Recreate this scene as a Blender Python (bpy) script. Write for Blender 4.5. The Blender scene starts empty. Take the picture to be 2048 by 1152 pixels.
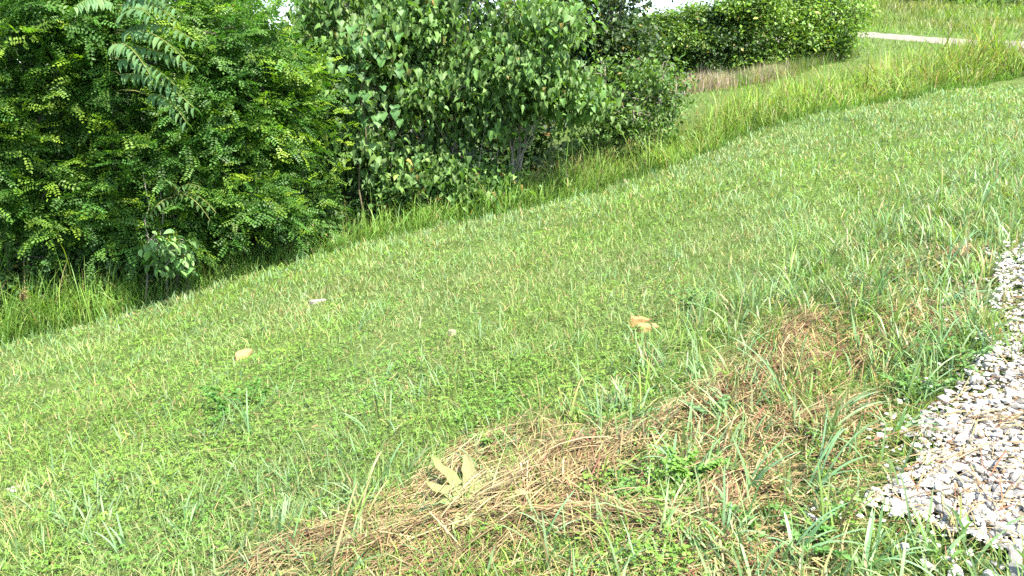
import bpy, math, random
import numpy as np

random.seed(11)
RNG = np.random.default_rng(11)
SC = bpy.context.scene
COL = SC.collection
R = math.radians

# ------------------------------------------------------------------ camera, sky, sun, exposure
FPX, PITCH, EYE = 1490.0, R(15.95), 1.60
cam_data = bpy.data.cameras.new('camera')
cam_data.sensor_width = 36.0
cam_data.lens = FPX / 2048.0 * 36.0
cam_data.clip_start = 0.05
cam_data.clip_end = 2000.0
cam = bpy.data.objects.new('camera', cam_data)
cam.location = (0, 0, EYE)
cam.rotation_euler = (math.pi / 2 - PITCH, 0, 0)
COL.objects.link(cam)
SC.camera = cam

SUN_EL, SUN_AZ = R(60), R(136)          # azimuth clockwise from +Y (view direction): right, a little behind the camera
world = bpy.data.worlds.new('World')
SC.world = world
world.use_nodes = True
wn = world.node_tree.nodes
wl = world.node_tree.links
wn.clear()
sky = wn.new('ShaderNodeTexSky')
sky.sky_type = 'NISHITA'
sky.sun_disc = False
sky.sun_elevation = SUN_EL
sky.sun_rotation = SUN_AZ
sky.air_density = 1.0
sky.dust_density = 1.5
sky.ozone_density = 1.0
bg = wn.new('ShaderNodeBackground')
bg.inputs['Strength'].default_value = 0.15
wo = wn.new('ShaderNodeOutputWorld')
wl.new(sky.outputs[0], bg.inputs['Color'])
wl.new(bg.outputs[0], wo.inputs['Surface'])

sun_data = bpy.data.lights.new('sun', 'SUN')
sun_data.energy = 4.9
sun_data.angle = R(0.55)
sun_data.color = (1.0, 0.94, 0.82)
sun = bpy.data.objects.new('sun', sun_data)
sun.rotation_euler = (math.pi / 2 - SUN_EL, 0, math.pi - SUN_AZ)
COL.objects.link(sun)

SC.view_settings.view_transform = 'Standard'
SC.view_settings.look = 'None'
SC.view_settings.gamma = 1.0
SC.view_settings.exposure = 1.95
SC.cycles.use_denoising = False
SC.cycles.max_bounces = 8
SC.cycles.transmission_bounces = 5
SC.cycles.diffuse_bounces = 4
SC.cycles.glossy_bounces = 2

# ------------------------------------------------------------------ helpers
CP, SP = math.cos(PITCH), math.sin(PITCH)


def ray(px, py):
    u = (np.asarray(px, float) - 1024) / FPX
    v = (576 - np.asarray(py, float)) / FPX
    return np.stack([u, CP + v * SP, -SP + v * CP], -1)


def at(px, py, Y):
    """World point seen at photograph pixel (px, py), Y metres ahead of the camera."""
    d = ray(px, py)
    return d * (np.asarray(Y, float) / d[..., 1])[..., None] + np.array([0, 0, EYE])


def to_px(P):
    P = np.asarray(P, float) - np.array([0, 0, EYE])
    f = P[..., 1] * CP - P[..., 2] * SP
    up = P[..., 1] * SP + P[..., 2] * CP
    f = np.maximum(f, 1e-3)
    return 1024 + FPX * P[..., 0] / f, 576 - FPX * up / f, f


def tag(o, label=None, cat=None, group=None, kind=None):
    if label: o['label'] = label
    if cat: o['category'] = cat
    if group: o['group'] = group
    if kind: o['kind'] = kind
    return o


def empty(name, loc, label, cat, group=None):
    o = bpy.data.objects.new(name, None)
    o.empty_display_size = 0.1
    COL.objects.link(o)
    o.location = tuple(float(c) for c in loc)
    return tag(o, label, cat, group)


def link(name, me, parent=None, loc=None):
    o = bpy.data.objects.new(name, me)
    COL.objects.link(o)
    if loc is not None:
        o.location = tuple(float(c) for c in loc)
    if parent is not None:
        o.parent = parent
    return o


class Geo:
    """Collects vertices, faces of any size and one colour per vertex; becomes ONE mesh."""
    def __init__(self):
        self.V, self.C, self.F, self.n = [], [], [], 0

    def add(self, V, faces, C):
        V = np.asarray(V, np.float32).reshape(-1, 3)
        C = np.asarray(C, np.float32)
        if C.ndim == 1:
            C = np.tile(C[:3], (len(V), 1))
        for f in faces:
            f = np.asarray(f, np.int64)
            if len(f):
                self.F.append(f + self.n)
        self.V.append(V); self.C.append(C.reshape(-1, 3)); self.n += len(V)

    def mesh(self, name, mat, smooth=True, origin=None):
        V = np.concatenate(self.V) if self.V else np.zeros((0, 3), np.float32)
        C = np.concatenate(self.C)
        if origin is not None:
            V = V - np.asarray(origin, np.float32)
        me = bpy.data.meshes.new(name)
        me.vertices.add(len(V))
        me.vertices.foreach_set('co', V.ravel())
        sizes = np.concatenate([np.full(len(f), f.shape[1], np.int32) for f in self.F])
        loops = np.concatenate([f.ravel() for f in self.F]).astype(np.int32)
        me.loops.add(len(loops))
        me.loops.foreach_set('vertex_index', loops)
        me.polygons.add(len(sizes))
        starts = np.zeros(len(sizes), np.int32)
        starts[1:] = np.cumsum(sizes)[:-1]
        me.polygons.foreach_set('loop_start', starts)
        me.polygons.foreach_set('loop_total', sizes)
        me.polygons.foreach_set('use_smooth', np.full(len(sizes), smooth))
        a = me.color_attributes.new('col', 'FLOAT_COLOR', 'POINT')
        a.data.foreach_set('color', np.concatenate([C, np.ones((len(C), 1), np.float32)], 1).ravel())
        me.materials.append(mat)
        me.update(calc_edges=True)
        return me

    def build(self, name, mat, parent=None, smooth=True, origin=None):
        return link(name, self.mesh(name, mat, smooth, origin), parent)


_k = RNG.normal(size=(9, 2)); _ph = RNG.uniform(0, 6.28, 9)


def wob(x, y, scale=1.0, seed=0):
    """Smooth patchy noise in about -1..1."""
    x = np.asarray(x, float) / scale; y = np.asarray(y, float) / scale
    s = 0
    for i in range(9):
        s = s + np.sin(_k[i, 0] * x * (1 + .25 * i) * 2 + _k[i, 1] * y * (1 + .25 * i) * 2 + _ph[i] + seed * (1.7 + i))
    return s / 4.0


def unit(v):
    return v / np.maximum(np.linalg.norm(v, axis=-1, keepdims=True), 1e-9)


def vary(base, n, amt=0.18, hue=0.06):
    """n colours around base."""
    base = np.asarray(base, float)
    k = np.exp(RNG.normal(0, amt, (n, 1)))
    h = 1 + RNG.normal(0, hue, (n, 3))
    return np.clip(base * k * h, 0.003, 0.9)


def blades(geo, root, az, th0, th1, L, W, C, nseg=3, tipc=None, twist=0.5, up=None):
    """Ribbons that start at root leaning th0 from upright and end leaning th1, towards azimuth az."""
    n = len(root)
    root = np.asarray(root, float)
    d = np.stack([np.sin(az), np.cos(az), np.zeros(n)], 1)
    tw = az + RNG.normal(0, twist, n)
    side = np.stack([np.cos(tw), -np.sin(tw), np.zeros(n)], 1)
    upv = np.array([0, 0, 1.0])
    P = root.copy()
    V = np.zeros((n, 2 * nseg + 1, 3)); CC = np.zeros((n, 2 * nseg + 1, 3))
    C = np.asarray(C, float)
    if C.ndim == 1: C = np.tile(C, (n, 1))
    if tipc is None: tipc = C * 1.15
    W = np.broadcast_to(W, (n,)); L = np.broadcast_to(L, (n,))
    for s in range(nseg + 1):
        t = s / nseg
        if s < nseg:
            w = (W * 0.5 * (1 - 0.55 * t ** 2) * (0.75 + 0.25 * min(1, t * 3)))[:, None]
            V[:, 2 * s] = P - side * w
            V[:, 2 * s + 1] = P + side * w
            c = C * (1 - t) + tipc * t
            CC[:, 2 * s] = c; CC[:, 2 * s + 1] = c
            tt = (s + .5) / nseg
            th = (th0 + (th1 - th0) * tt)[:, None]
            P = P + (L / nseg)[:, None] * (np.sin(th) * d + np.cos(th) * upv)
        else:
            V[:, 2 * s] = P
            CC[:, 2 * s] = tipc
    base = (np.arange(n) * (2 * nseg + 1))[:, None]
    quads = np.concatenate([base + np.array([2 * s, 2 * s + 1, 2 * s + 3, 2 * s + 2]) for s in range(nseg - 1)]) if nseg > 1 else np.zeros((0, 4), int)
    tris = base + np.array([2 * nseg - 2, 2 * nseg - 1, 2 * nseg])
    geo.add(V.reshape(-1, 3), [quads, tris], CC.reshape(-1, 3))


def scatter(geo, tmpl, pos, side, tip, nrm, scale, C):
    """Copies of a template (verts, faces) with local x=side, y=tip, z=normal."""
    tv, tf = tmpl
    pos = np.asarray(pos, float); n = len(pos)
    sc = np.broadcast_to(np.asarray(scale, float), (n,))[:, None, None]
    V = pos[:, None] + sc * (tv[None, :, 0:1] * side[:, None] + tv[None, :, 1:2] * tip[:, None] + tv[None, :, 2:3] * nrm[:, None])
    off = (np.arange(n) * len(tv))[:, None, None]
    C = np.asarray(C, float)
    if C.ndim == 1: C = np.tile(C, (n, 1))
    geo.add(V.reshape(-1, 3), [(np.asarray(f)[None] + off).reshape(-1, np.asarray(f).shape[1]) for f in tf],
            np.repeat(C, len(tv), 0))


def frame(tip, nrm):
    tip = unit(tip)
    side = unit(np.cross(tip, nrm))
    return side, tip, np.cross(side, tip)


def tube(geo, pts, rads, C, sides=6):
    pts = np.asarray(pts, float); n = len(pts)
    t = unit(np.gradient(pts, axis=0))
    a = np.array([1.0, 0.13, 0.07])
    x = unit(np.cross(t, a)); y = np.cross(t, x)
    ang = np.linspace(0, 2 * math.pi, sides, endpoint=False)
    ring = np.cos(ang)[None, :, None] * x[:, None] + np.sin(ang)[None, :, None] * y[:, None]
    V = pts[:, None] + ring * np.asarray(rads, float)[:, None, None]
    i = np.arange(n - 1)[:, None] * sides; j = np.arange(sides)[None]
    jn = (j + 1) % sides
    q = np.stack([i + j, i + jn, i + sides + jn, i + sides + j], -1).reshape(-1, 4)
    C = np.asarray(C, float)
    geo.add(V.reshape(-1, 3), [q, np.arange(sides)[None] + (n - 1) * sides], C)


def bent(a, b, sag, n=6, jit=0.0):
    a = np.asarray(a, float); b = np.asarray(b, float)
    t = np.linspace(0, 1, n)[:, None]
    p = a + (b - a) * t
    p[:, 2] += (sag * 4 * t * (1 - t))[:, 0]
    if jit:
        p[1:-1] += RNG.normal(0, jit, (n - 2, 3))
    return p


# ------------------------------------------------------------------ materials
def leaf_material(name, rough=0.45, trans=0.35, spec=0.5, trans_tint=(1.25, 1.35, 0.45), sheen=0.0, bump=0.0):
    m = bpy.data.materials.new(name)
    m.use_nodes = True
    nt = m.node_tree; N = nt.nodes; Lk = nt.links
    N.clear()
    out = N.new('ShaderNodeOutputMaterial')
    att = N.new('ShaderNodeAttribute'); att.attribute_name = 'col'
    noise = N.new('ShaderNodeTexNoise'); noise.inputs['Scale'].default_value = 9.0; noise.inputs['Detail'].default_value = 3
    ramp = N.new('ShaderNodeMapRange')
    ramp.inputs['From Min'].default_value = .3; ramp.inputs['From Max'].default_value = .7
    ramp.inputs['To Min'].default_value = .82; ramp.inputs['To Max'].default_value = 1.18
    Lk.new(noise.outputs['Fac'], ramp.inputs['Value'])
    mul = N.new('ShaderNodeVectorMath'); mul.operation = 'SCALE'
    Lk.new(att.outputs['Color'], mul.inputs[0]); Lk.new(ramp.outputs[0], mul.inputs['Scale'])
    p = N.new('ShaderNodeBsdfPrincipled')
    p.inputs['Roughness'].default_value = rough
    p.inputs['Specular IOR Level'].default_value = spec
    Lk.new(mul.outputs[0], p.inputs['Base Color'])
    tint = N.new('ShaderNodeVectorMath'); tint.operation = 'MULTIPLY'
    tint.inputs[1].default_value = trans_tint
    Lk.new(mul.outputs[0], tint.inputs[0])
    tr = N.new('ShaderNodeBsdfTranslucent')
    Lk.new(tint.outputs[0], tr.inputs['Color'])
    mix = N.new('ShaderNodeMixShader'); mix.inputs['Fac'].default_value = trans
    Lk.new(p.outputs[0], mix.inputs[1]); Lk.new(tr.outputs[0], mix.inputs[2])
    Lk.new(mix.outputs[0], out.inputs['Surface'])
    return m


def solid_material(name, rough=0.85, noise_scale=12.0, amt=0.35, bump=0.4, bump_scale=40.0, spec=0.3):
    m = bpy.data.materials.new(name)
    m.use_nodes = True
    nt = m.node_tree; N = nt.nodes; Lk = nt.links
    p = N['Principled BSDF']
    p.inputs['Roughness'].default_value = rough
    p.inputs['Specular IOR Level'].default_value = spec
    att = N.new('ShaderNodeAttribute'); att.attribute_name = 'col'
    tc = N.new('ShaderNodeTexCoord')
    no = N.new('ShaderNodeTexNoise'); no.inputs['Scale'].default_value = noise_scale; no.inputs['Detail'].default_value = 6
    Lk.new(tc.outputs['Object'], no.inputs['Vector'])
    mr = N.new('ShaderNodeMapRange')
    mr.inputs['From Min'].default_value = .3; mr.inputs['From Max'].default_value = .7
    mr.inputs['To Min'].default_value = 1 - amt; mr.inputs['To Max'].default_value = 1 + amt
    Lk.new(no.outputs['Fac'], mr.inputs['Value'])
    mul = N.new('ShaderNodeVectorMath'); mul.operation = 'SCALE'
    Lk.new(att.outputs['Color'], mul.inputs[0]); Lk.new(mr.outputs[0], mul.inputs['Scale'])
    Lk.new(mul.outputs[0], p.inputs['Base Color'])
    n2 = N.new('ShaderNodeTexNoise'); n2.inputs['Scale'].default_value = bump_scale; n2.inputs['Detail'].default_value = 8
    Lk.new(tc.outputs['Object'], n2.inputs['Vector'])
    b = N.new('ShaderNodeBump'); b.inputs['Strength'].default_value = bump; b.inputs['Distance'].default_value = 0.02
    Lk.new(n2.outputs['Fac'], b.inputs['Height']); Lk.new(b.outputs[0], p.inputs['Normal'])
    return m


M_GRASS = leaf_material('grass_blade', 0.5, 0.34, 0.28)
M_TALL = leaf_material('tall_grass_blade', 0.5, 0.42, 0.28)
M_COARSE = leaf_material('coarse_grass_blade', 0.45, 0.30, 0.4, (1.2, 1.3, 0.6))
M_STRAW = leaf_material('dry_straw', 0.6, 0.15, 0.3, (1.1, 1.0, 0.8))
M_CLOVER = leaf_material('clover_leaf', 0.5, 0.35, 0.35)
M_LOCUST = leaf_material('locust_leaf', 0.45, 0.42, 0.3, (1.05, 1.35, 0.4))
M_BROAD = leaf_material('broad_glossy_leaf', 0.52, 0.36, 0.26, (1.2, 1.35, 0.4))
M_SMALL = leaf_material('small_tree_leaf', 0.48, 0.36, 0.3)
M_MULLEIN = leaf_material('woolly_leaf', 0.85, 0.25, 0.1, (1.1, 1.1, 0.7))
M_MULLEIN.node_tree.nodes['Noise Texture'].inputs['Scale'].default_value = 55.0
M_MULLEIN.node_tree.nodes['Map Range'].inputs['To Min'].default_value = .6
M_BARK = solid_material('bark', 0.9, 6.0, 0.4, 0.8, 25.0)
M_ROCK = solid_material('weathered_rock', 0.85, 7.0, 0.28, 0.6, 22.0)
M_STONE = solid_material('crushed_limestone', 0.8, 14.0, 0.2, 0.3, 60.0)
M_WOOD = solid_material('weathered_wood', 0.8, 20.0, 0.3, 0.5, 30.0)


def soil_material():
    m = bpy.data.materials.new('soil_and_thatch')
    m.use_nodes = True
    nt = m.node_tree; N = nt.nodes; Lk = nt.links
    p = N['Principled BSDF']; p.inputs['Roughness'].default_value = 0.95; p.inputs['Specular IOR Level'].default_value = 0.1
    tc = N.new('ShaderNodeTexCoord')
    n1 = N.new('ShaderNodeTexNoise'); n1.inputs['Scale'].default_value = 1.3; n1.inputs['Detail'].default_value = 6
    n2 = N.new('ShaderNodeTexNoise'); n2.inputs['Scale'].default_value = 45; n2.inputs['Detail'].default_value = 6
    Lk.new(tc.outputs['Object'], n1.inputs['Vector']); Lk.new(tc.outputs['Object'], n2.inputs['Vector'])
    r1 = N.new('ShaderNodeValToRGB')
    e = r1.color_ramp.elements
    e[0].position = .35; e[0].color = (.062, .105, .028, 1)
    e[1].position = .68; e[1].color = (.095, .145, .045, 1)
    r2 = N.new('ShaderNodeValToRGB')
    e = r2.color_ramp.elements
    e[0].position = .35; e[0].color = (.45, .40, .35, 1)
    e[1].position = .70; e[1].color = (1.3, 1.25, 1.1, 1)
    Lk.new(n1.outputs['Fac'], r1.inputs[0]); Lk.new(n2.outputs['Fac'], r2.inputs[0])
    mu = N.new('ShaderNodeVectorMath'); mu.operation = 'MULTIPLY'
    Lk.new(r1.outputs[0], mu.inputs[0]); Lk.new(r2.outputs[0], mu.inputs[1])
    Lk.new(mu.outputs[0], p.inputs['Base Color'])
    b = N.new('ShaderNodeBump'); b.inputs['Strength'].default_value = .8; b.inputs['Distance'].default_value = .03
    Lk.new(n2.outputs['Fac'], b.inputs['Height']); Lk.new(b.outputs[0], p.inputs['Normal'])
    return m


def gravel_material():
    m = bpy.data.materials.new('gravel_dust')
    m.use_nodes = True
    nt = m.node_tree; N = nt.nodes; Lk = nt.links
    p = N['Principled BSDF']; p.inputs['Roughness'].default_value = 0.95; p.inputs['Specular IOR Level'].default_value = 0.1
    tc = N.new('ShaderNodeTexCoord')
    v = N.new('ShaderNodeTexVoronoi'); v.inputs['Scale'].default_value = 38
    n = N.new('ShaderNodeTexNoise'); n.inputs['Scale'].default_value = 3; n.inputs['Detail'].default_value = 5
    Lk.new(tc.outputs['Object'], v.inputs['Vector']); Lk.new(tc.outputs['Object'], n.inputs['Vector'])
    r = N.new('ShaderNodeValToRGB')
    e = r.color_ramp.elements
    e[0].position = .0; e[0].color = (.11, .095, .07, 1)
    e[1].position = 1.; e[1].color = (.25, .235, .20, 1)
    Lk.new(v.outputs['Color'], r.inputs[0])
    r2 = N.new('ShaderNodeMapRange'); r2.inputs['To Min'].default_value = .7; r2.inputs['To Max'].default_value = 1.25
    Lk.new(n.outputs['Fac'], r2.inputs['Value'])
    mu = N.new('ShaderNodeVectorMath'); mu.operation = 'SCALE'
    Lk.new(r.outputs[0], mu.inputs[0]); Lk.new(r2.outputs[0], mu.inputs['Scale'])
    Lk.new(mu.outputs[0], p.inputs['Base Color'])
    b = N.new('ShaderNodeBump'); b.inputs['Strength'].default_value = 1; b.inputs['Distance'].default_value = .02
    Lk.new(v.outputs['Distance'], b.inputs['Height']); Lk.new(b.outputs[0], p.inputs['Normal'])
    return m


M_SOIL = soil_material()
M_GRAVEL = gravel_material()

# ------------------------------------------------------------------ terrain
ctrl = []
for X in (-9, -6, -3, 0, 3, 6):
    for Yv in (-3, 0, 3, 6, 9):
        ctrl.append((X, Yv, 0.2 * X - 0.07 * Yv))
EDGE_PX = [(0, 697, 10.0), (200, 640, 10.7), (400, 582, 11.5), (600, 524, 12.4), (800, 470, 13.2), (1000, 430, 13.8), (1200, 385, 14.4),
           (1350, 330, 15.0), (1500, 272, 16.0), (1700, 222, 18.0), (1850, 190, 20.5), (1990, 162, 23.5)]
EDGE = np.array([at(*e) for e in EDGE_PX])
for e in EDGE: ctrl.append(tuple(e))
for e in [(2048, 230, 14.5), (1800, 300, 11.5), (1400, 205, 20.0), (1550, 176, 23.0), (1700, 138, 26.5), (1385, 188, 22.5), (1560, 158, 26.0),
          (1720, 108, 30.0), (1722, 74, 36), (1800, 80, 35), (1905, 90, 33.5), (2048, 106, 27), (1760, 50, 42), (1900, 62, 40), (1740, 18, 50), (1900, 36, 47),
          (2048, 40, 44), (2040, 5, 55), (1820, 0, 57)]:
    ctrl.append(tuple(at(*e)))
for px, dY, dz in [(100, 2.5, -.5), (500, 2.5, -.45), (900, 2.5, -.3), (1200, 2.5, -.1)]:
    i = np.interp(px, [e[0] for e in EDGE_PX], np.arange(len(EDGE_PX)))
    b = np.array([np.interp(i, np.arange(len(EDGE)), EDGE[:, k]) for k in range(3)])
    ctrl.append((b[0] * (b[1] + dY) / b[1], b[1] + dY, b[2] + dz))
ctrl += [(-30, 20, -6.5), (-30, 60, -7), (-8, 45, -3.5), (-15, 8, -3.7), (-15, -5, -2.6), (10, -5, 1.9), (20, 0, 3.0), (30, 12, 4.5), (38, 30, 6.5),
         (45, 55, 9), (11, 60, 3.2), (0, 26, -.9), (-8, 22, -3.2), (-2, 60, -1.5), (18, 70, 6)]
ctrl = np.array(ctrl, float)


def _tps_fit(P):
    n = len(P)
    d2 = ((P[:, None, :2] - P[None, :, :2]) ** 2).sum(-1)
    K = 0.5 * d2 * np.log(np.maximum(d2, 1e-12)) + np.eye(n) * 0.05
    Q = np.concatenate([np.ones((n, 1)), P[:, :2]], 1)
    A = np.block([[K, Q], [Q.T, np.zeros((3, 3))]])
    return np.linalg.solve(A, np.concatenate([P[:, 2], np.zeros(3)]))


_W = _tps_fit(ctrl)


def H(x, y):
    x = np.asarray(x, float); y = np.asarray(y, float)
    sh = np.broadcast(x, y).shape
    x0 = np.broadcast_to(x, sh).ravel(); y0 = np.broadcast_to(y, sh).ravel()
    xc = np.clip(x0, -32, 46); yc = np.clip(y0, -6, 68)
    z = np.empty(len(xc))
    for i in range(0, len(xc), 40000):
        a = xc[i:i + 40000]; b = yc[i:i + 40000]
        d2 = (a[:, None] - ctrl[None, :, 0]) ** 2 + (b[:, None] - ctrl[None, :, 1]) ** 2
        z[i:i + 40000] = (0.5 * d2 * np.log(np.maximum(d2, 1e-12))) @ _W[:-3] + _W[-3] + _W[-2] * a + _W[-1] * b
    z += 0.018 * wob(x0, y0, 0.9) + 0.012 * wob(x0, y0, 0.35, 3)
    return z.reshape(sh)


def ground_at(px, py, far=80.0):
    d = ray(px, py)
    d = d / d[1]
    ts = np.concatenate([np.linspace(0.8, 10, 300), np.linspace(10.05, far, 900)])
    P = d[None] * ts[:, None] + np.array([0, 0, EYE])
    below = P[:, 2] < H(P[:, 0], P[:, 1])
    i = int(np.argmax(below)) if below.any() else len(ts) - 1
    p = P[i].copy(); p[2] = H(p[0], p[1])
    return p


def on_ground(x, y, dz=0.0):
    return np.stack([x, y, H(x, y) + dz], -1)


def edge_y(x):
    """Far edge of the mown lawn as a function of x."""
    return np.interp(x, EDGE[:, 0], EDGE[:, 1], left=EDGE[0, 1] + 0.0, right=EDGE[-1, 1]) + 0.25 * wob(x, 0, 1.7, 5)


# gravel drive: left and right borders, running from the camera's right, out of frame, and back across the hill
_gl = [ground_at(*p)[:2] for p in [(2300, 1215), (2090, 1150), (1900, 1098), (1730, 1036), (1845, 860), (1935, 775), (2010, 665), (2000, 580), (1975, 520), (2070, 492)]]
G_LEFT = [tuple(p) for p in _gl] + [(9.0, 7.2), (15.0, 12.5), (18.6, 20.0), tuple(at(2035, 103, 27)[:2]), tuple(at(1990, 98, 31)[:2]),
          tuple(at(1900, 93, 33.4)[:2]), tuple(at(1810, 86, 34.6)[:2]), tuple(at(1720, 77, 36.0)[:2]), (12, 38.5), (5, 42)]
G_RIGHT = [(2.9, 2.0), (3.4, 2.2), (4.0, 2.4), (4.6, 2.7), (5.4, 3.0), (6.2, 3.4), (7.0, 3.8), (8.0, 4.4), (9.0, 5.0), (10., 5.6), (12.5, 6.0), (18.5, 10.5), (22.4, 19.0),
           (22.4, 27.0), (22.2, 32.5), (20.2, 36.3), (18.0, 37.8), (16.5, 38.9), (13, 41), (6, 45)]
G_POLY = np.array(G_LEFT + G_RIGHT[::-1])


def in_poly(x, y, poly):
    x = np.asarray(x); y = np.asarray(y)
    c = np.zeros(np.shape(x), bool)
    n = len(poly); j = n - 1
    for i in range(n):
        xi, yi = poly[i]; xj, yj = poly[j]
        k = ((yi > y) != (yj > y)) & (x < (xj - xi) * (y - yi) / (yj - yi + 1e-12) + xi)
        c ^= k
        j = i
    return c


def in_gravel(x, y, wobble=0.12):
    return in_poly(x + wobble * wob(x, y, .5, 2), y + wobble * wob(x, y, .5, 8), G_POLY)


def build_ground():
    def axis(lo, hi, near):
        a = [0.0]
        while a[-1] < hi:
            v = a[-1]; a.append(v + (0.36 if v < near else 0.36 + (v - near) * .14))
        b = [0.0]
        while b[-1] > lo:
            v = b[-1]; b.append(v - (0.36 if -v < near else 0.36 + (-v - near) * .14))
        return np.array(b[:0:-1] + a)
    xs = axis(-900, 900, 14); ys = axis(-300, 1200, 28)
    X, Yg = np.meshgrid(xs, ys)
    Z = H(X, Yg)
    V = np.stack([X, Yg, Z], -1).reshape(-1, 3)
    nx, ny = len(xs), len(ys)
    i = (np.arange(ny - 1)[:, None] * nx + np.arange(nx - 1)[None]).reshape(-1)
    F = np.stack([i, i + 1, i + nx + 1, i + nx], -1)
    g = Geo(); g.add(V, [F], (.1, .1, .05))
    tag(g.build('ground', M_SOIL), 'sloping ground of soil and thatch under the grass', None, None, 'structure')


build_ground()


def build_drive():
    g = Geo()
    L = np.array(G_LEFT); Rr = np.array(G_RIGHT)
    n = 200
    def resample(P):
        k = np.linspace(0, len(P) - 1, n)
        return np.stack([np.interp(k, np.arange(len(P)), P[:, c]) for c in (0, 1)], 1)
    L = resample(L); Rr = resample(Rr)
    m = 21
    t = np.linspace(0, 1, m)[None, :, None]
    P = L[:, None] * (1 - t) + Rr[:, None] * t
    Z = H(P[..., 0], P[..., 1]) + 0.03 - .07 * np.clip(1 - np.minimum(t[..., 0], 1 - t[..., 0]) / .10, 0, 1)
    V = np.concatenate([P, Z[..., None]], -1).reshape(-1, 3)
    i = (np.arange(n - 1)[:, None] * m + np.arange(m - 1)[None]).reshape(-1)
    g.add(V, [np.stack([i, i + 1, i + m + 1, i + m], -1)], (.5, .5, .48))
    d = g.build('gravel_drive', M_GRAVEL)
    tag(d, 'pale crushed stone drive curving round to the hillside', None, None, 'structure')
    # stones
    ico = []
    ph = (1 + 5 ** .5) / 2
    bv = unit(np.array([(-1, ph, 0), (1, ph, 0), (-1, -ph, 0), (1, -ph, 0), (0, -1, ph), (0, 1, ph), (0, -1, -ph), (0, 1, -ph), (ph, 0, -1), (ph, 0, 1), (-ph, 0, -1), (-ph, 0, 1)], float))
    bf = np.array([(0, 11, 5), (0, 5, 1), (0, 1, 7), (0, 7, 10), (0, 10, 11), (1, 5, 9), (5, 11, 4), (11, 10, 2), (10, 7, 6), (7, 1, 8), (3, 9, 4), (3, 4, 2), (3, 2, 6), (3, 6, 8), (3, 8, 9), (4, 9, 5), (2, 4, 11), (6, 2, 10), (8, 6, 7), (9, 8, 1)])
    tm = []
    for k in range(12):
        v = bv * (1 + RNG.normal(0, .2, (12, 1))) * np.array([1.0, RNG.uniform(.5, .9), RNG.uniform(.25, .55)])
        tm.append((v, [bf]))
    n = 31000
    r = 1.9 + 5.5 * RNG.random(n) ** 1.2
    a = RNG.uniform(R(18), R(41), n)
    x = r * np.sin(a); y = r * np.cos(a)
    k = in_gravel(x, y, .05) | (in_gravel(x + .22, y, .25) & (RNG.random(n) < .10))
    x, y = x[k], y[k]; n = len(x)
    s = np.exp(RNG.normal(-4.60, .50, n)); s = np.clip(s, .005, .032)
    P = on_ground(x, y, .034); P[:, 2] += s * .25
    light = RNG.random(n)
    C = np.where(light[:, None] < .72, np.array([.41, .395, .355]), np.where(light[:, None] < .88, np.array([.19, .185, .175]), np.array([.20, .145, .085])))
    C = C * np.exp(RNG.normal(0, .25, (n, 1))) * (1 + RNG.normal(0, .02, (n, 3)))
    C = np.clip(C, .05, .6)
    az = RNG.uniform(0, 6.28, n)
    tl = RNG.normal(0, .3, (n, 2))
    nr = unit(np.stack([tl[:, 0], tl[:, 1], np.ones(n)], 1))
    tip = np.stack([np.sin(az), np.cos(az), 0 * az], 1)
    sd, tp, nr = frame(tip, nr)
    vi = RNG.integers(0, 12, n)
    # the stones that show largest are parts of their own, the rest one mass
    px, py, dep = to_px(P)
    vis = (px > 0) & (px < 2048) & (py < 1152) & (py > 0)
    score = np.where(vis, s / dep, 0)
    big = np.argsort(-score)[:300]
    isbig = np.zeros(n, bool); isbig[big] = True
    meshes = []
    for t in range(12):
        g2 = Geo(); cc = [(.38, .36, .315), (.30, .28, .245), (.17, .165, .155), (.42, .40, .355)][t % 4]
        g2.add(tm[t][0], [bf], cc)
        meshes.append(g2.mesh('stone', M_STONE, False))
    from mathutils import Matrix
    for i in big:
        o = link('stone', meshes[vi[i]], d)
        m4 = Matrix(((sd[i, 0], tp[i, 0], nr[i, 0]), (sd[i, 1], tp[i, 1], nr[i, 1]), (sd[i, 2], tp[i, 2], nr[i, 2]))).to_4x4()
        o.matrix_local = Matrix.Translation(P[i]) @ m4 @ Matrix.Scale(float(s[i]), 4)
    g3 = Geo()
    for t in range(12):
        k = (vi == t) & ~isbig
        scatter(g3, tm[t], P[k], sd[k], tp[k], nr[k], s[k], C[k])
    tag(g3.build('gravel', M_STONE, d, False), kind='stuff')
    return d


DRIVE = build_drive()

# ------------------------------------------------------------------ lawn
DRY_POLY = np.array([ground_at(*p)[:2] for p in [(430, 1250), (540, 1110), (760, 1000), (900, 910), (1010, 855), (1260, 850), (1400, 770), (1480, 690), (1560, 610), (1650, 560),
                     (1800, 500), (1930, 470), (1960, 560), (1960, 640), (1860, 740), (1760, 860), (1700, 1020), (1650, 1250)]])
STRAW_PILES = [  # photograph pixels along the ridge of each heap, half width in metres, height in metres, amount
    ([(500, 1150), (620, 1095), (760, 1045), (860, 990), (930, 930), (1010, 878), (1090, 865)], .09, .05, 1150),
    ([(700, 1135), (850, 1075), (960, 1030), (1060, 965), (1120, 920), (1180, 900)], .11, .07, 1250),
    ([(1110, 1000), (1220, 920), (1320, 865), (1420, 815), (1500, 765)], .10, .08, 1150),
    ([(980, 1062), (1150, 1045), (1330, 1065)], .10, .05, 800),
    ([(1430, 1140), (1460, 1040), (1490, 960)], .12, .05, 550),
    ([(1500, 870), (1540, 790), (1580, 710), (1620, 650)], .18, .08, 1300),
    ([(1700, 740), (1760, 680), (1830, 620)], .20, .05, 500),
    ([(1650, 890), (1690, 820)], .12, .05, 260),
    ([(1880, 530), (1930, 505)], .12, .04, 160),
]


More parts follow.
